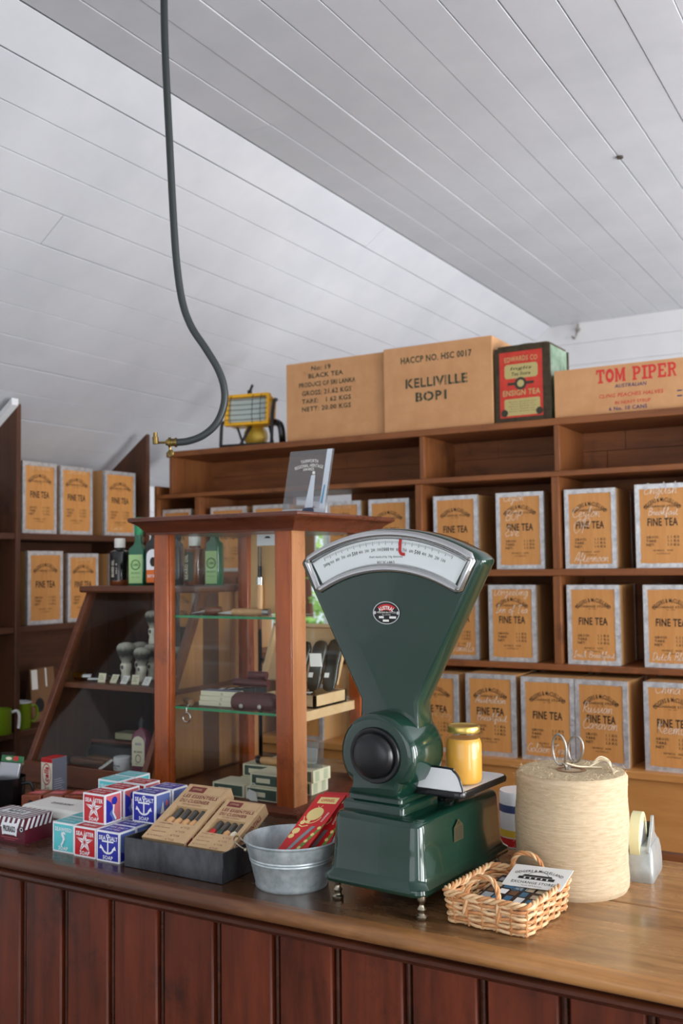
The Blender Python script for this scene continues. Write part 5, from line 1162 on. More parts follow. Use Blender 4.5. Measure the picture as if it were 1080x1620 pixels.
for src, dz, lb in ((kb1, 0, 'kraft knife box lying underneath the tall leaning one in the zinc tray'), (kb2, 0, 'kraft knife box lying underneath the one with red and green handles')):
    t = thing('knife_box', lb, 'knife box', src.location - Vector((0, -math.sin(pit) * .0235, math.cos(pit) * .0235))); t.rotation_euler = src.rotation_euler; t.scale = src.scale; t['group'] = 'kraft knife boxes'
    m = MB(); m.box(.004, .022, .004, .100, .128, .0232); m.build('carton', M_kraft2, t, bevel=.001, seg=1)

# ================================================================== galvanised tub
tu = thing('metal_tub', 'round galvanised metal tub with a wire handle, left of the green scale', 'tub', (-1.008, 1.525, CT))
m = MB(); P_ = [(.0, .003), (.0625, .003), (.0645, 0), (.066, .003), (.0655, .006), (.0745, .044), (.0762, .0465), (.0757, .049), (.0772, .0515), (.0767, .054), (.0782, .0565), (.0835, .077), (.0858, .0785), (.0866, .081), (.085, .083), (.0832, .0815), (.076, .053), (.0735, .044), (.064, .006), (0, .005)]
m.lathe(P_, n=56); m.build('tub', M_galv, tu)
for sg in (-1, 1):
    a0 = math.radians(205 if sg < 0 else 25); dv_ = Vector((math.cos(a0), math.sin(a0), 0)); pv = Vector((-dv_.y, dv_.x, 0)); c0 = dv_ * .083
    m = MB(); m.tube(smooth_path([c0 + pv * .016 + Vector((0, 0, .063)), c0 + pv * .018 + dv_ * .01 + Vector((0, 0, .07)), c0 + pv * .014 + dv_ * .020 + Vector((0, 0, .078)), c0 - pv * .014 + dv_ * .020 + Vector((0, 0, .078)), c0 - pv * .018 + dv_ * .01 + Vector((0, 0, .07)), c0 - pv * .016 + Vector((0, 0, .063))], 5), .0014, 8)
    for q in (-1, 1): m.ball(c0 + pv * .016 * q + Vector((0, 0, .062)) - dv_ * .002, .004, 0, 10)
    m.build('wire_handle', M_nickel, tu)
M_pkr = mat('packet_red', (200, 28, 32), 0.4); M_pkc = mat('packet_cream', (232, 206, 136), 0.45); M_pkg = mat('packet_green', (112, 140, 52), 0.45)
def red_packet(loc, U, V, w, l, label):
    t = thing('knife_packet', label, 'packet', loc); t['group'] = 'red knife packets'; Q = fr((0, 0, 0), U, V); m = MB(); m.slab(Q, 0, 0, w, l, -.004, 0)
    m.rect(Q, w * .18, l * .86, w * .86, l * .955, .0004, 1); m.text(Q, 'OPINEL', w * .52, l * .908, w * .5, .006, 0, .0008, .01)
    m.disc(Q, w * .40, l * .70, w * .27, w * .25, .0004, 1); m.line(Q, [(w * .32, l * .82), (w * .4, l * .79), (w * .48, l * .83)], .0012, .0005, 1); m.ring(Q, w * .40, l * .68, w * .29, w * .32, .0005, 1, 20, a0=190, a1=350)
    for u, v, r in ((.18, .57, .09), (.34, .585, .08), (.16, .44, .13), (.12, .36, .1)): m.disc(Q, w * u, l * v, w * r, w * r * .9, .0004, 1, 14)
    m.line(Q, [(w * .1, l * .53), (w * .26, l * .505), (w * .44, l * .53)], .002, .0005, 1)
    m.poly(Q, [(w * .42, l * .0), (w * .62, 0), (w * .98, l * .48), (w * .98, l * .58)], .0006, 2)
    for k in range(5): m.disc(Q, w * (.62 + .07 * k), l * (.1 + .1 * k), w * .06, None, .0009, 1, 10)
    m.poly(Q, [(w * .22, l * .02), (w * .38, l * .02), (w * .42, l * .16), (w * .30, l * .16)], .0007, 3); m.poly(Q, [(w * .30, l * .16), (w * .42, l * .16), (w * .74, l * .52), (w * .60, l * .52), (w * .42, l * .34)], .0008, 4)
    m.text(Q, 'couteau', w * .82, l * .66, l * .14, .004, 5, .0006, .01, rot=PI / 2 - .1)
    m.build('card', [M_pkr, M_pkc, M_pkg, M_beech, mat('blade_grey', (140, 140, 142), 0.35, 0.5), M_paper], t)
Vp = Vector((.056, .055, .096)); 
red_packet(Vector((-1.0335, 1.494, .996)), (1, .06, .05), Vp, .056, .142, 'red knife packet leaning highest in the galvanised tub')
red_packet(Vector((-1.001, 1.508, .978)), (1, .06, .05), Vector((.020, .060, .096)), .056, .150, 'red knife packet in the galvanised tub, next to the green scale')
sb = thing('string_ball', 'ball of white string behind the red packets and the scale', 'string', (-.942, 1.80, CT)); m = MB(); m.ball((0, 0, .037), .035, 0, 24)
for k in range(26):
    ax = Vector((math.sin(k * 2.4), math.cos(k * 1.7), math.sin(k * .9 + 1))).normalized(); o1 = ax.orthogonal().normalized(); o2 = ax.cross(o1); off_ = ((k * 37) % 26 / 26 - .5) * .04; rr_ = math.sqrt(.0358 ** 2 - off_ ** 2)
    m.tube([Vector((0, 0, .037)) + ax * off_ + (o1 * math.cos(t) + o2 * math.sin(t)) * rr_ for t in [2 * PI * q / 24 for q in range(24)]], .0011, 5, True)
m.build('ball', mat('white_string', (226, 218, 204), 0.85), sb)
pb = thing('plastic_bag', 'crumpled clear plastic bag between the cabinet and the white string ball', 'plastic bag', (-.97, 1.875, CT)); m = MB(); Rp = random.Random(6)
L = [[((.055 + Rp.uniform(-.006, .006)) * s_ * math.cos(a), (.02 + Rp.uniform(-.006, .006)) * s_ * math.sin(a), z) for a in [2 * PI * k / 18 for k in range(18)]] for z, s_ in ((.001, .9), (.02, 1), (.05, 1), (.08, .85), (.095, .6), (.105, .5))]
m.loft(L, 0, False); m.build('bag', M_bag, pb)

# ================================================================== left shelf goods
def mug(loc, rz, label):
    t = thing('enamel_mug', label, 'mug', loc, rz); m = MB(); m.lathe([(.0, .002), (.034, .002), (.037, 0), (.039, .004), (.0395, .086), (.041, .089)], n=32, cap=False); m.lathe([(.0412, .089), (.0418, .091), (.040, .0925), (.038, .09), (.036, .006), (0, .004)], n=32, mi=1, cap=False)
    m.build('mug_body', [mat('lime_enamel', (112, 138, 28), 0.15, coat=.4), M_enamel], t); m = MB(); m.tube(smooth_path([(.0385, 0, .072), (.055, 0, .075), (.066, 0, .06), (.064, 0, .035), (.052, 0, .02), (.0385, 0, .022)], 5), .0045, 8, squash=(1, 1.3, 1)); m.build('handle', MATS['lime_enamel'], t); return t
mug((-2.752, 2.452, .9655), math.radians(75), 'lime green enamel mug with a white rim on the left shelf')
hm = thing('white_handled_mug', 'green mug with a white handle at the very left edge of the frame', 'mug', (-2.715, 2.335, .9655), math.radians(58)); m = MB(); m.lathe([(.0, .002), (.034, .002), (.036, 0), (.038, .004), (.0385, .085), (.037, .085), (.034, .006), (0, .004)], n=32); m.build('mug_body', MATS['lime_enamel'], hm); m = MB(); m.tube(smooth_path([(.0375, 0, .07), (.054, 0, .074), (.062, 0, .06), (.062, 0, .03), (.06, 0, .015)], 5), .005, 8); m.build('handle', M_enamel, hm)
for k, (y, x, h, lb) in enumerate(((2.555, -2.80, .19, 'brown paper bag with a white tag and a black spot on the left shelf'), (2.655, -2.86, .185, 'brown paper bag behind the slanting bar on the left shelf'))):
    t = thing('paper_bag', lb, 'paper bag', (x, y, .9655), LW); m = MB(); m.hexa([(0, 0, 0), (.075, 0, 0), (.075, .05, 0), (0, .05, 0)], [(.002, .018, h), (.073, .018, h), (.073, .024, h), (.002, .024, h)]); Q = fr((0, -.0, 0), (1, 0, 0), (0, .018, h)); m.build('bag', mat('bag_kraft', (128, 92, 62), 0.8), t, bevel=.002)
    m = MB(); m.slab(Q, .006, h * .62, .034, h * .99, .0004, .001); m.build('tag', M_paper, t)
    if k == 0: m = MB(); m.disc(Q, .038, .06, .021, .025, .0008, 0, 24); m.build('spot', M_blackm, t)

# ================================================================== bottles on the show case ledge
ZL = 1.4685
M_bdark = mat('dark_bottle', (22, 20, 18), 0.12, coat=.5); M_bgreen = mat('green_bottle', (24, 104, 74), 0.1, coat=.5, spec=.7); M_baqua = mat('aqua_bottle', (66, 128, 124), 0.12, coat=.5); M_amber = mat('amber_bottle', (118, 62, 26), 0.12, coat=.5)
M_lgreen = mat('pale_green_label', (176, 214, 148), 0.5); M_lprint = mat('green_print', (80, 128, 70), 0.5); M_orange = mat('orange_label', (224, 110, 30), 0.45)
def bottle(name, label, x, y, parts, labelfn=None, z=ZL):
    t = thing(name, label, 'bottle', (x, y, z))
    for nm, prof, mt in parts: m = MB(); m.lathe(prof, n=32); m.build(nm, mt, t)
    if labelfn: labelfn(t)
    return t
def wrap(m, r, a0, a1, z0, z1, mi=0, n=16):
    vs = []
    for k in range(n + 1): a = math.radians(a0 + (a1 - a0) * k / n); vs += [(r * math.cos(a), r * math.sin(a), z0), (r * math.cos(a), r * math.sin(a), z1)]
    m.add(vs, [[2 * k, 2 * k + 2, 2 * k + 3, 2 * k + 1] for k in range(n)], mi, True)
def l1(t):
    m = MB(); wrap(m, .0298, 235, 300, .015, .082, 0)
    Q = fr(Vector((.0, -.0302, .05)), (1, 0, 0), (0, 0, 1)); m.text(Q, 'BEARD OIL', 0, 0, .05, .010, 1, .0002, .02, rot=PI / 2); m.text(Q, 'No 4', .012, 0, .03, .005, 1, -.002, .02, rot=PI / 2); m.build('bottle_label', [M_blackm, M_chalk], t)
bottle('cologne_bottle', 'dark bottle with a white cap, leftmost on the show case ledge', -2.083, 2.235, (('bottle', [(.028, 0), (.0295, .003), (.0295, .016)], M_amber), ('bottle_body', [(.0295, .0162), (.0295, .098), (.028, .101), (.014, .106), (.0135, .112)], M_bdark), ('cap', [(.016, .112), (.016, .138), (.0145, .140)], M_paper)), l1)
def sq_bottle(name, label, x, y, hx_, hy, h, hn, mt, capm, zcap, rz, lab):
    t = thing(name, label, 'bottle', (x, y, ZL), rz); m = MB(); L = [[(p[0], p[1], z) for p in rr(0, 0, a, b, min(a, b) * .45, 4)] for a, b, z in ((hx_ * .95, hy * .95, 0), (hx_, hy, .003), (hx_, hy, h), (hx_ * .92, hy * .92, h + .010), (hx_ * .5, hy * .6, h + .020), (.0105, .0105, h + .028), (.0105, .0105, hn))]; m.loft(L, 0, True); m.build('bottle', mt, t)
    m = MB(); m.lathe([(.013, hn - .002), (.013, zcap - .002), (.0115, zcap), (0, zcap)], n=20); m.build('cap', capm, t); lab(t); return t
def lg(w, z0, z1, front_y):
    def f(t):
        m = MB(); Q = front(0, front_y, 0); m.rect(Q, -w, z0, w, z1, .0006, 0); zc = (z0 + z1) / 2; m.ring(Q, 0, zc + .012, .012, .0155, .001, 1, 24); m.text(Q, 'LIME', 0, zc + .012, .018, .007, 1, .001, .02); m.text(Q, 'SECRETS', 0, zc - .012, .03, .005, 1, .001, .02); m.text(Q, 'after shave', 0, zc - .024, .026, .004, 1, .001); m.build('bottle_label', [M_lgreen, M_lprint], t)
    return f
sq_bottle('aftershave_bottle', 'tall green bottle with a pale green label and clear neck, left of the cabinet', -2.008, 2.235, .0275, .02, .098, .150, M_bgreen, mat('green_cap', (40, 150, 96), 0.3), .200, .25, lg(.022, .006, .09, -.0202))
def lo(t):
    m = MB(); Q = front(0, -.0172, 0); m.poly(Q, [(-.02, .008), (.02, .008), (.02, .045), (-.02, .045)], .0006, 0); m.poly(Q, [(-.02, .045), (.02, .045)] + arc(0, .085, .02, 0, 180, 12), .0006, 1); m.disc(Q, 0, .068, .009, .014, .001, 2, 16); m.text(Q, 'BAY RUM', 0, .027, .032, .009, 1, .001, .02); m.build('bottle_label', [M_orange, M_swhite, M_ink], t)
sq_bottle('aftershave_bottle', 'dark flat bottle with an orange label, hard against the cabinet post', -1.945, 2.235, .026, .017, .112, .146, M_bdark, M_blackm, .158, .32, lo)
sq_bottle('aftershave_bottle', 'dark bottle seen just inside the left post of the cabinet on the ledge', -1.872, 2.245, .017, .014, .108, .135, M_bdark, M_blackm, .146, .2, lambda t: None)
def l2(t):
    m = MB(); wrap(m, .0298, 215, 300, .012, .095, 0); Q = fr(Vector((-.006, -.0305, .052)), (1, 0, 0), (0, 0, 1)); m.text(Q, 'BEARD OIL', 0, 0, .07, .011, 1, .0004, .02, rot=PI / 2); m.build('bottle_label', [mat('olive_label', (52, 60, 40), 0.5), M_cream], t)
bottle('cologne_bottle', 'amber bottle with a white cap seen through the cabinet glass', -1.806, 2.245, (('bottle', [(.028, 0), (.0295, .003), (.0295, .098), (.028, .103), (.016, .108), (.0155, .112)], M_amber), ('cap', [(.0175, .112), (.0175, .136), (.016, .138)], M_paper)), l2)
sq_bottle('aftershave_bottle', 'green bottle with a pale green label seen through the cabinet glass', -1.735, 2.245, .0225, .018, .108, .138, M_bgreen, M_black, .150, .1, lg(.019, .004, .096, -.0182))

# ================================================================== inside the sloped show case
ZK = 1.1995
M_ivory = mat('ivory_resin', (232, 226, 208), 0.25); M_bristle = mat('badger_bristle', (150, 146, 132), 0.9, rgb2=(196, 192, 176), scale=(160, 160, 20), bump=.4); M_bristd = mat('dark_bristle', (58, 54, 48), 0.9, rgb2=(84, 80, 70), scale=(160, 160, 20), bump=.4)
def hair_mat():
    m = bpy.data.materials.new('badger_hair'); m.use_nodes = True; nt = m.node_tree; b = nt.nodes['Principled BSDF']; b.inputs['Roughness'].default_value = .9; L = nt.links.new
    tc = nt.nodes.new('ShaderNodeTexCoord'); mp = nt.nodes.new('ShaderNodeMapping'); mp.inputs['Scale'].default_value = (300, 300, 14); nz = nt.nodes.new('ShaderNodeTexNoise'); nz.inputs['Scale'].default_value = 1
    L(tc.outputs['Object'], mp.inputs[0]); L(mp.outputs[0], nz.inputs['Vector']); sx = nt.nodes.new('ShaderNodeSeparateXYZ'); L(tc.outputs['Object'], sx.inputs[0])
    ad = nt.nodes.new('ShaderNodeMath'); ad.operation = 'MULTIPLY_ADD'; ad.inputs[1].default_value = .016; L(nz.outputs['Fac'], ad.inputs[0]); L(sx.outputs['Z'], ad.inputs[2])
    mr = nt.nodes.new('ShaderNodeMapRange'); mr.inputs['From Min'].default_value = .054; mr.inputs['From Max'].default_value = .112; L(ad.outputs[0], mr.inputs['Value'])
    cr = nt.nodes.new('ShaderNodeValToRGB'); e = cr.color_ramp.elements; e[0].position = 0; e[0].color = lin((206, 200, 182)); e[1].position = 1; e[1].color = lin((206, 202, 188))
    for p_, c_ in ((.22, (150, 146, 134)), (.42, (52, 50, 46)), (.62, (66, 64, 58)), (.82, (176, 172, 158))): q = e.new(p_); q.color = lin(c_)
    L(mr.outputs[0], cr.inputs[0]); L(cr.outputs[0], b.inputs['Base Color'])
    bp = nt.nodes.new('ShaderNodeBump'); bp.inputs['Strength'].default_value = .5; bp.inputs['Distance'].default_value = .002; L(nz.outputs['Fac'], bp.inputs['Height']); L(bp.outputs[0], b.inputs['Normal']); return m
M_hair = hair_mat()
brush0 = None
def brush(x, y, label, s=1.0, z=ZK):
    global brush0
    if brush0 is None:
        t = thing('shaving_brush', label, 'shaving brush', (x, y, z)); m = MB(); m.lathe([(.0, 0), (.0135, 0), (.0148, .003), (.0142, .012), (.0122, .019), (.0128, .026), (.0152, .033), (.0152, .044), (.0135, .048)], n=24); m.build('brush_handle', M_ivory, t)
        m = MB(); m.lathe([(.0115, .046), (.0125, .053), (.0165, .062), (.0220, .074), (.0255, .086), (.0245, .094), (.019, .1005), (.009, .1035), (.0005, .1045)], n=32); m.build('bristles', M_hair, t)
        m = MB(); m.disc(fr((0, -.0153, .0385), (1, 0, 0), (0, 0, 1)), 0, 0, .005, .0058, .0002, 0, 16); m.build('badge', M_dkmetal, bpy.data.objects['brush_handle']); brush0 = t; o = t
    else: o = dup(brush0, (x, y, z), 0, label)
    o.scale = (s, s, s); o['group'] = 'shaving brushes in the show case'
brush(-1.971, 2.14, 'shaving brush standing leftmost on the show case shelf', 1.05)
brush(-1.995, 2.225, 'shaving brush at the back between the two leftmost ones', 1.0)
brush(-1.916, 2.145, 'second shaving brush from the left in the front row of the show case', .93)
brush(-1.930, 2.205, 'shaving brush by the cabinet post that carries another brush on top', .98)
brush(-1.928, 2.206, 'shaving brush balanced on top of another beside the cabinet post', .92, ZK + .102)
brush(-1.815, 2.13, 'shaving brush just right of the cabinet post, seen through its glass', .85)
brush(-1.778, 2.125, 'shaving brush with the darkest band seen through the cabinet glass', 1.0)
brush(-1.790, 2.20, 'shaving brush at the back seen through the cabinet glass', 1.05)
brush(-1.752, 2.158, 'shaving brush nearest the right slanting bar of the show case', 1.0)
brush0_used = True
def card(x, y, z, w, h, label, tilt=.5, rz=0.0, mt=None, group=None):
    t = thing('price_card', label, 'price card', (x, y, z), rz, group); m = MB(); Q = fr((-w / 2, 0, 0), (1, 0, 0), (0, tilt, 1)); m.slab(Q, 0, 0, w, h, -.0008, 0); m.build('card', mt or M_cream, t)
    m = MB(); R = random.Random(int(abs(x) * 1e4) % 997)
    for k in range(3): m.rect(Q, w * .18, h * (.72 - .2 * k), w * R.uniform(.55, .85), h * (.72 - .2 * k) + .001, .0003, 0)
    m.build('handwriting', M_inkfade, t)
for k, (px, lb) in enumerate(((-2.013, 'cream price card farthest left on the show case shelf'), (-1.974, 'tilted cream price card, second from the left on the show case shelf'), (-1.932, 'white slanted price card in front of the leftmost shaving brush'), (-1.892, 'upright square cream price card in the row before the brushes'), (-1.852, 'white slanted price card against the cabinet post'))):
    card(px, 2.085 + .004 * (k % 2), ZK, .027, .026, lb, (.25, .6, .7, .2, .7)[k], (.0, -.1, -.15, 0, -.1)[k], (M_cream, M_cream, M_paper, M_cream, M_paper)[k], 'price cards in front of the brushes')
card(-1.795, 2.068, ZK, .010, .038, 'narrow white price card on edge just inside the cabinet post', .05, 0, M_paper)
rz_ = thing('gold_razor', 'gold and silver razor lying at the end of the show case shelf', 'razor', (-2.105, 2.10, ZK)); m = MB(); m.tube([(-.02, 0, .0125), (.012, .0, .0125)], .012, 12); m.build('gold_end', mat('gold', (222, 178, 60), 0.22, 1.0), rz_); m = MB(); m.tube([(.012, 0, .012), (.040, .006, .012)], .0105, 12); m.build('silver_end', M_chrome, rz_)
rz2 = thing('silver_razor', 'small silver razor beside the gold one on the show case shelf', 'razor', (-2.045, 2.088, ZK)); m = MB(); m.tube([(-.02, 0, .006), (.02, .012, .006)], .006, 10); m.tube([(.022, .004, .007), (.028, .022, .007)], .0065, 10); m.build('razor', M_chrome, rz2)
rz3 = thing('dark_razor', 'dark razor resting behind the price cards on the show case shelf', 'razor', (-2.01, 2.15, ZK)); m = MB(); m.tube([(-.03, 0, .009), (.03, .01, .014)], .008, 10); m.build('razor', M_black, rz3)
st_ = thing('glass_stand', 'small brown glass holder behind the razors in the show case', 'holder', (-2.065, 2.25, ZK)); m = MB(); m.lathe([(.022, 0), (.022, .06), (.02, .06), (.02, .004)], n=20); m.build('holder', mat('brown_glass', (86, 50, 32), 0.1, coat=.5), st_)
hp = thing('hanging_panel', 'dull plum coloured panel hanging inside the sloped show case', 'panel', (-2.02, 2.37, 1.255)); m = MB(); m.loft([[(-.055 + .11 * k / 16, .004 * math.sin(k * 1.1) + .0, z) for k in range(17)] + [(.055 - .11 * k / 16, .003 + .004 * math.sin((16 - k) * 1.1), z) for k in range(17)] for z in (0, .1, .19)], 0, True); m.build('panel', mat('plum_panel', (112, 80, 76), 0.8), hp)  # rippled plum coloured sheet hung before the case back
# floor of the show case
ZF = .9665
pu = thing('tonic_bottle', 'plum coloured bottle with an arched cream label in the show case', 'bottle', (-1.862, 2.085, ZF), .15); m = MB(); L = [[(p[0], p[1], z) for p in rr(0, 0, a, b, b * .8, 4)] for a, b, z in ((.028, .018, 0), (.029, .019, .003), (.029, .019, .085), (.027, .018, .098), (.018, .014, .110), (.009, .009, .115), (.009, .009, .122))]; m.loft(L, 0, True); m.build('bottle', mat('plum_bottle', (122, 54, 78), 0.18, coat=.4), pu)
m = MB(); m.lathe([(.010, .120), (.010, .133), (.006, .138), (.0045, .146), (0, .146)], n=18); m.build('cap', M_blackm, pu)
m = MB(); Q = front(0, -.0192, 0); m.poly(Q, [(-.020, .018), (.020, .018), (.020, .078)] + arc(0, .078, .020, 0, 180, 12), .0006, 0); m.text(Q, 'MR BEARD', 0, .056, .026, .005, 1, .001, .02); m.text(Q, 'tonic', 0, .078, .02, .008, 2, .001, .02); m.ring(Q, 0, .038, .007, .0085, .001, 1, 18, 1.3); m.text(Q, 'No 7', 0, .024, .016, .004, 1, .001); m.build('bottle_label', [M_cream, M_ink, mat('label_blue', (90, 104, 140), 0.5)], pu)
jr = thing('ointment_jar', 'small white screw jar beside the plum bottle in the show case', 'jar', (-1.925, 2.075, ZF)); m = MB(); m.lathe([(.022, 0), (.0235, .002), (.0235, .024)], n=28); m.build('jar_body', M_enamel, jr); m = MB(); m.lathe([(.0242, .024), (.0242, .035), (.0225, .0368), (0, .0368)], n=28); m.build('lid', M_swhite, jr); m = MB(); wrap(m, .0239, 225, 330, .004, .021); Q = fr((0, -.0245, .013), (1, 0, 0), (0, 0, 1)); m.text(Q, 'Mustache', .003, .003, .022, .005, 1, .0003, .02); m.text(Q, 'Wax', -.002, -.004, .012, .005, 1, .0003, .02); m.build('jar_label', [M_lgreen if False else M_enamel, M_ink], jr)
card(-1.985, 2.045, ZF, .024, .046, 'long white price tag lying before the white screw jar', 1.6, -.6, M_paper)
card(-1.955, 2.12, ZF, .03, .044, 'white price tag propped behind the white screw jar', 1.0, -.3, M_paper)
card(-2.145, 1.96, 1.012, .028, .034, 'white price tag leaning out at the low corner of the slanting glass', .7, -.3, M_cream)
bk_ = thing('cream_box', 'flat cream box resting on dark brushes in the show case', 'box', (-1.985, 2.16, 1.03), .05); m = MB(); m.box(-.045, 0, 0, .045, .05, .018); m.build('box', mat('dull_cream', (176, 170, 136), 0.5), bk_, bevel=.001)
db = thing('dark_hairbrush', 'dark bristle brush lying in the bottom of the show case', 'brush', (-2.03, 2.16, ZF)); m = MB(); m.loft([[(p[0], p[1], z) for p in rr(0, 0, a, b, b * .7, 4)] for a, b, z in ((.085, .03, 0), (.09, .034, .012), (.09, .034, .03), (.08, .03, .045))], 0, True); m.build('bristles', M_blackm, db); m = MB(); m.tube([(-.09, 0, .052), (.06, .012, .0525)], .0085, 10, squash=(1, 1, .8)); m.build('wooden_back', M_slope, db)
for k, (x, y, l, a, lb) in enumerate(((-2.115, 2.075, .12, .05, 'wooden brush handle lying nearest the glass in the show case'), (-2.09, 2.11, .13, .12, 'wooden brush handle lying behind the nearest one in the show case'))):
    t = thing('wooden_brush', lb, 'brush', (x, y, ZF), a); m = MB(); m.tube(smooth_path([(0, 0, .011), (l * .3, 0, .012), (l * .7, 0, .011), (l, 0, .012)], 4), [.008 + .003 * math.sin(k2 * .5) for k2 in range(13)], 10); m.build('handle', M_cnose, t)

# ================================================================== inside the tall cabinet
ZA, ZB_, ZD = 1.4005, 1.1745, .9675
def kn_handle(m, p, q, r=.0075, mi=0):
    p, q = Vector(p), Vector(q); n = 10; m.tube([p.lerp(q, k / n) for k in range(n + 1)], [r * (.86 + .2 * math.sin(PI * (k / n) ** .8)) for k in range(n + 1)], 12, mi=mi)
nc = thing('knife_card', 'kraft display card marked N\u00b007 with a beech handled knife, on the top glass shelf', 'knife', (-1.415, 2.035, ZA), .0)
m = MB(); Q = fr((-.047, .0, .003), (1, 0, 0), (0, .03, 1)); m.slab(Q, 0, 0, .092, .196, -.003, 0); m.text(Q, 'N\u00b007', .078, .112, .045, .011, 1, .0006, .02, rot=PI / 2); m.rect(Q, .018, .168, .082, .196, .0004, 1); m.poly(Q, [(.040, .186), (.06, .186), (.055, .191), (.045, .191)], .0008, 2); m.build('backing_card', [mat('card_tan', (204, 160, 104), 0.6), M_swhite, M_blackm], nc)
m = MB(); kn_handle(m, (-.012, -.012, .006), (-.011, -.010, .074), .009); m.build('handle', M_beech, nc); m = MB(); m.tube([(-.011, -.010, .074), (-.011, -.0095, .092)], .0085, 12); m.build('collar', M_chrome, nc)
m = MB(); m.box(-.0165, -.0105, .09, -.0135, -.0085, .168); m.box(-.0085, -.0105, .09, -.0055, -.0085, .168); m.box(-.0165, -.0105, .09, -.0055, -.0085, .12); m.build('blade', M_dkmetal, nc)
lk = thing('folding_knife', 'beech handled folding knife lying on the top glass shelf', 'knife', (-1.425, 1.985, ZA)); m = MB(); kn_handle(m, (-.055, 0, .0085), (.035, .004, .0085), .0085); m.build('handle', M_beech, lk); m = MB(); m.tube([(.035, .004, .0085), (.052, .005, .0085)], .0085, 12); m.build('collar', M_steel, lk); m = MB(); m.hexa([(-.10, .0, .004), (-.055, -.002, .002), (-.055, .003, .002), (-.10, .001, .004)], [(-.10, .0, .005), (-.055, -.002, .012), (-.055, .003, .012), (-.10, .001, .005)]); m.build('blade', M_steel, lk)
ck = thing('corkscrew_knife', 'small brown handled corkscrew knife on the left of the top glass shelf', 'knife', (-1.555, 1.99, ZA)); m = MB(); kn_handle(m, (-.012, 0, .010), (.028, .012, .011), .0105); m.build('handle', M_amber, ck); m = MB(); m.tube([(-.012, 0, .008), (-.05, -.01, .003)], [.004, .001], 8); m.tube([(-.018, -.002, .007), (-.022, .012, .011), (-.03, .0, .016)], .002, 6); m.build('blade', M_steel, ck)
# open wooden case with sheaths
oc = thing('wooden_case', 'open pale wooden case with its lid tilted back on the lower glass shelf', 'wooden box', (-1.37, 2.13, ZB_)); 
Q = fr((-.20 + .02, .085, .04), (1, 0, 0), (.10, .30, 1)); W_, H_ = .23, .155; m = MB(); m.slab(Q, 0, 0, W_, H_, -.006, 0)
for a in ((0, 0, .009, H_), (W_ - .009, 0, W_, H_), (0, H_ - .009, W_, H_), (0, 0, W_, .009)): m.slab(Q, *a, 0, .016)
m.build('lid', M_light, oc); m = MB(); x0, x1, y0, y1 = -.07, .080, -.07, .08
m.box(x0, y0, 0, x1, y1, .004); m.box(x0, y0, 0, x1, y0 + .007, .030); m.box(x0, y1 - .007, 0, x1, y1, .030); m.box(x0, y0, 0, x0 + .007, y1, .030); m.box(x1 - .007, y0, 0, x1, y1, .030); m.build('tray', M_light, oc)
for k in range(3):
    t = thing('penknife', ('penknife with a white tag nearest the corner post, in the pale wooden case', 'middle penknife with a white tag in the pale wooden case', 'penknife with a white tag farthest from the corner post in the pale wooden case')[k], 'knife', (-1.395 + .034 * k, 2.09, ZB_ + .004), .3, 'tagged penknives'); m = MB(); kn_handle(m, (0, -.012, .019), (-.01, .07, .019), .010); m.build('handle', M_black, t); m = MB(); m.box(-.007, -.006, .0285, .006, .014, .0295); m.build('tag', M_paper, t)
def sheath(x, y, z, rz, tilt, s, label):
    t = thing('leather_sheath', label, 'knife sheath', (x, y, z), rz, 'black leather sheaths'); L = []
    for h, a, b in ((0, .006, .004), (.006, .015, .008), (.03, .0185, .011), (.06, .0175, .011), (.085, .019, .010), (.105, .020, .009), (.118, .014, .007), (.122, .006, .004)): L.append([(p[0] * s + h * .1, p[1] + h * tilt + .01, h * s) for p in rr(0, 0, a, b, b * .8, 4)])
    m = MB(); m.loft(L, 0, True); m.build('sheath', M_dkleather, t); m = MB(); m.slab(fr((-.008, -.0005, .035), (1, 0, 0), (.1, tilt, 1)), 0, 0, .012, .012, 0, .001); m.build('price_label', M_paper, t)
sheath(-1.390, 2.123, ZB_ + .030, .1, .25, 1.0, 'black leather sheath standing behind the corner post in the wooden case'); sheath(-1.348, 2.135, ZB_ + .030, .15, .25, 1.02, 'olive black leather sheath in the middle of the wooden case'); sheath(-1.308, 2.147, ZB_ + .030, .25, .3, 1.05, 'black leather sheath next to the scale in the wooden case')
ht = thing('paper_tag', 'square white paper tag hanging by the rightmost black sheath', 'price tag', (-1.292, 2.072, ZB_ + .100), .3); m = MB(); m.slab(fr((-.016, 0, 0), (1, 0, 0), (-.1, .1, 1)), 0, 0, .030, .032, -.0006, 0); m.build('tag', M_paper, ht)
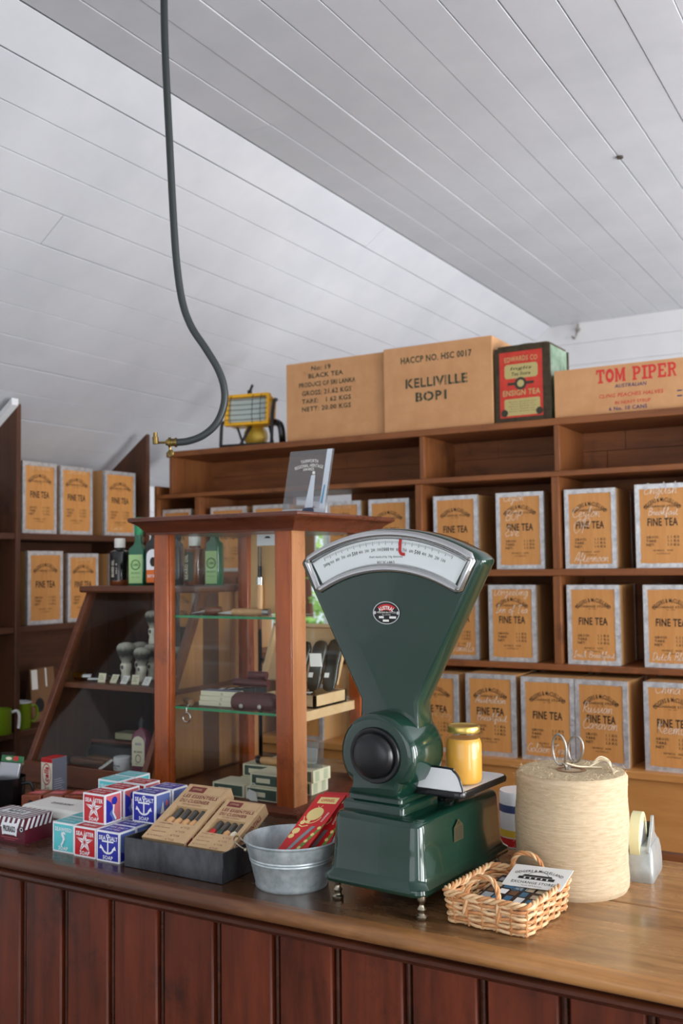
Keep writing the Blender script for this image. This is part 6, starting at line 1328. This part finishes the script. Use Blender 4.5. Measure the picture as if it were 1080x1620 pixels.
# small boxes, leather, key ring knife
for k in range(3):
    t = thing('cream_box', ('lowest of three flat cream boxes stacked on the lower glass shelf', 'middle of three flat cream boxes stacked on the lower glass shelf', 'topmost of three flat cream boxes stacked, with a blue grey lid')[k], 'box', (-1.535 + .003 * k, 2.005, ZB_ + .0125 * k), .05, 'flat cream boxes'); m = MB(); m.box(-.052, -.018, 0, .052, .018, .0122, 0)
    if k == 2: m.rect(topf(0, 0, .0122), -.051, -.017, .051, .017, .0004, 1)
    m.ring(front(.0, -.018, 0), .012, .006, .0022, .003, .0004, 2, 14); m.build('box', [M_cream, mat('blue_grey_card', (128, 140, 164), 0.4), M_ink], t, bevel=.0008, seg=1)
kr = thing('keyring_knife', 'small brown folding knife with a hanging steel key ring on the lower glass shelf', 'knife', (-1.612, 1.9865, ZB_)); m = MB(); kn_handle(m, (-.028, .012, .009), (.012, -.014, .007), .009); m.build('handle', M_cnose, kr); m = MB(); m.tube([(.012, -.014, .006), (.016, -.030, .004), (.016, -.0380, -.004), (.017, -.0380, -.014)], .0014, 6); m.tube([(.017 + .0115 * math.sin(t), -.0380, -.026 + .0115 * math.cos(t)) for t in [2 * PI * k / 24 for k in range(24)]], .0016, 6, True); m.build('key_ring', M_chrome, kr)
bk2 = thing('wooden_block', 'pale wooden block at the left end of the lower glass shelf', 'block', (-1.585, 2.05, ZB_)); m = MB(); m.box(-.04, 0, 0, .03, .03, .022); m.build('block', M_beech, bk2, bevel=.002)
bsh = thing('leather_pouch', 'burgundy leather pouch with two steel press studs at the cabinet front', 'pouch', (-1.405, 1.972, ZB_), .12); m = MB(); m.loft([[(p[0], .0 + .004 * math.sin(z * 60), z) if False else (p[0], p[1], z) for p in rr(0, 0, a, b, b * .9, 5)] for a, b, z in ((.055, .010, 0), (.062, .017, .006), (.064, .019, .018), (.062, .017, .030), (.052, .010, .040), (.046, .006, .043))], 0, True); m.build('pouch', M_burg, bsh)
for u in (-.028, .022): m = MB(); m.lathe([(.0055, 0), (.005, .002), (0.0005, .003)], n=16); m.v = [Vector((u + v.x, -.0185 - v.z, .0115 + v.y)) for v in m.v]; m.build('press_stud', M_steel, bsh)
for k, (x, y, z, l, lb) in enumerate(((-1.475, 2.045, ZB_ + .0, .10, 'burgundy leather roll lying under the shorter one before the pale lid'), (-1.455, 2.050, ZB_ + .0185, .05, 'short burgundy leather roll on top of the longer one'))):
    t = thing('leather_roll', lb, 'leather roll', (x, y, z + .045 * 0), 0); m = MB(); m.tube([(-l * .45, 0, .0095), (l * .55, .005, .0095)], .0095, 14); m.build('roll', M_burg, t)
# move the rolls up on a dark leather strop
sr = thing('dark_strop', 'dark leather strop carrying white tags along the middle of the lower shelf', 'leather strop', (-1.48, 2.03, ZB_)); 
for o in [q for q in bpy.data.objects if q.name.startswith('leather_roll') and q.type == 'EMPTY']: o.location.z += .046
m = MB(); m.hexa([(-.11, .02, .001), (.035, 0, .001), (.035, .05, .001), (-.11, .06, .001)], [(-.11, .02, .032), (.035, 0, .045), (.035, .05, .045), (-.11, .06, .032)]); m.build('strop', M_blackm, sr, bevel=.002)
for k in range(3): m = MB(); Q = fr((-.09 + .028 * k, .014, .0335 + .002 * k), (1, -.1, .06), (.1, 1, .1)); m.slab(Q, 0, 0, .014, .014, 0, .0008); m.build('tag', M_paper, sr)
# bottom of the cabinet: green and cream boxes
M_bgr = mat('dull_green_card', (70, 88, 78), 0.45)
gb0 = None
spots = ((-1.475, 1.995, 0, 0, 'dull green boxes'), (-1.372, 1.990, 0, -.02, ''), (-1.452, 2.08, 0, .02, ''), (-1.345, 2.09, 0, 0, ''), (-1.45, 2.085, 1, .05, ''), (-1.366, 2.0, 1, .0, ''), (-1.335, 2.085, 1, -.03, ''), (-1.43, 2.17, 0, 0, ''), (-1.43, 2.17, 1, .06, ''))
labs = ('cream and green box at the front of the cabinet floor, left of its neighbour', 'cream and green box at the front of the cabinet floor by the corner post', 'cream and green box in the middle row of the cabinet floor, left', 'cream and green box in the middle row of the cabinet floor, by the side glass', 'upper green box on the middle stack left in the cabinet', 'upper cream box at the front of the cabinet by the corner post', 'upper cream box against the side glass of the cabinet', 'cream and green box at the rear of the cabinet floor', 'topmost green box at the rear of the cabinet')
for (x, y, lv, rz, _), lb in zip(spots, labs):
    if gb0 is None:
        gb0 = thing('gift_box', lb, 'box', (x, y, ZD + lv * .0305), rz, 'green and cream gift boxes'); m = MB(); m.box(-.048, -.038, 0, .048, .038, .030); m.rect(front(0, -.038, 0), -.042, .003, .042, .027, .0004, 1); m.rect(front(0, -.038, 0), -.03, .009, .01, .02, .0006, 0); Q = rside(.048, 0, 0); m.rect(Q, -.03, .003, -.012, .027, .0004, 2); m.rect(Q, .008, .003, .026, .027, .0004, 2); m.build('box', [M_cream, M_bgr, mat('pale_green_card', (196, 200, 172), 0.5)], gb0, bevel=.0008, seg=1)
    else: dup(gb0, (x, y, ZD + lv * .0305), rz, lb)
tg = thing('tied_tag', 'white paper tag on a string in front of the green and cream boxes', 'price tag', (-1.398, 1.9475, ZD), .0); m = MB(); Q = fr((-.012, 0, .001), (1, 0, -.35), (.35, .02, 1)); m.prism([(0, 0)], 'z', 0, 0) if False else m.poly(Q, [(-.008, .004), (.018, -.001), (.027, .008), (.016, .026), (-.006, .024)], .0006, 0); m.poly(Q, [(-.006, .024), (.016, .026), (.027, .008), (.018, -.001), (-.008, .004)], -.0002, 0); m.build('tag', M_paper, tg); m = MB(); m.tube(smooth_path([(-.008, .0, .028), (-.004, -.001, .038), (.006, 0, .040), (.010, .004, .032)], 5), .0012, 6); m.build('string', M_paper, tg)
kz = thing('wooden_knife', 'curved wooden handled knife resting on the upper cream box in the cabinet', 'knife', (-1.39, 2.035, ZD + .0615), .2); m = MB(); kn_handle(m, (-.05, .03, .010), (.04, .01, .010), .0095); m.build('handle', M_beech, kz); m = MB(); m.tube([(-.05, .03, .010), (-.062, .033, .010)], .0095, 10); m.build('collar', M_blackm, kz)
zb = thing('zip_bag', 'clear zip bag holding a brown pouch and white slip in the cabinet', 'plastic bag', (-1.335, 2.055, ZD + .062), -.2); m = MB(); Q = fr((-.045, .0, .001), (1, .25, 0), (0, .12, 1)); m.slab(Q, 0, 0, .095, .062, -.014, -.013); m.slab(Q, 0, 0, .095, .062, .013, .0135); m.slab(Q, 0, .062, .095, .064, -.014, .0135); m.build('bag', M_bag, zb)
m = MB(); m.slab(Q, .03, .012, .082, .046, -.006, -.005); m.build('slip', M_paper, zb); m = MB(); m.ball((-.015, .012, .0165), .016, 0, 14, (1.7, .6, 1)); m.build('pouch', M_cnose, zb)

# ================================================================== garden outside the left window
def bush(x, y, z, r, label, seed, n=1500):
    t = thing('garden_shrub', label, 'shrub', (x, y, 0)); R = random.Random(seed); m = MB(); m.tube([(0, 0, 0), (.05, 0, z * .6), (0, .05, z)], [.06, .05, .02], 8); m.build('stem', M_cfront, t); m = MB()
    for k in range(n):
        d_ = Vector((R.gauss(0, 1), R.gauss(0, 1), R.gauss(0, 1))).normalized(); p = Vector((0, 0, z)) + d_ * r * R.uniform(.45, 1) ; a = Vector((R.gauss(0, 1), R.gauss(0, 1), R.gauss(0, 1))).normalized(); b_ = a.orthogonal().normalized(); l = R.uniform(.05, .1)
        m.add([p, p + a * l * .5 + b_ * l * .28, p + a * l, p + a * l * .5 - b_ * l * .28], [[0, 1, 2, 3]], 0)
    m.build('foliage', mat('bright_leaf', (120, 170, 70), 0.5, rgb2=(170, 204, 104), scale=(4, 4, 4)), t)
bush(-4.35, 6.8, 1.55, .95, 'bright green shrub outside the garden window behind the shelves', 1); bush(-6.0, 9.3, 2.0, 1.4, 'farther green shrub outside the garden window', 2); bush(-4.2, 5.2, .75, .5, 'low green shrub under the garden window', 3)
gr = MB(); gr.box(-14, -4, -.08, XL - .12, 14, -.02); struct('ground', gr, mat('lawn', (110, 140, 70), 0.9, rgb2=(90, 120, 56), scale=(2, 2, 2)))
sun = bpy.data.lights.new('sun', 'SUN'); sun.energy = 3.0; sun.angle = .02; so = bpy.data.objects.new('sun', sun); C.objects.link(so); so.rotation_euler = (math.radians(38), 0, math.radians(100))
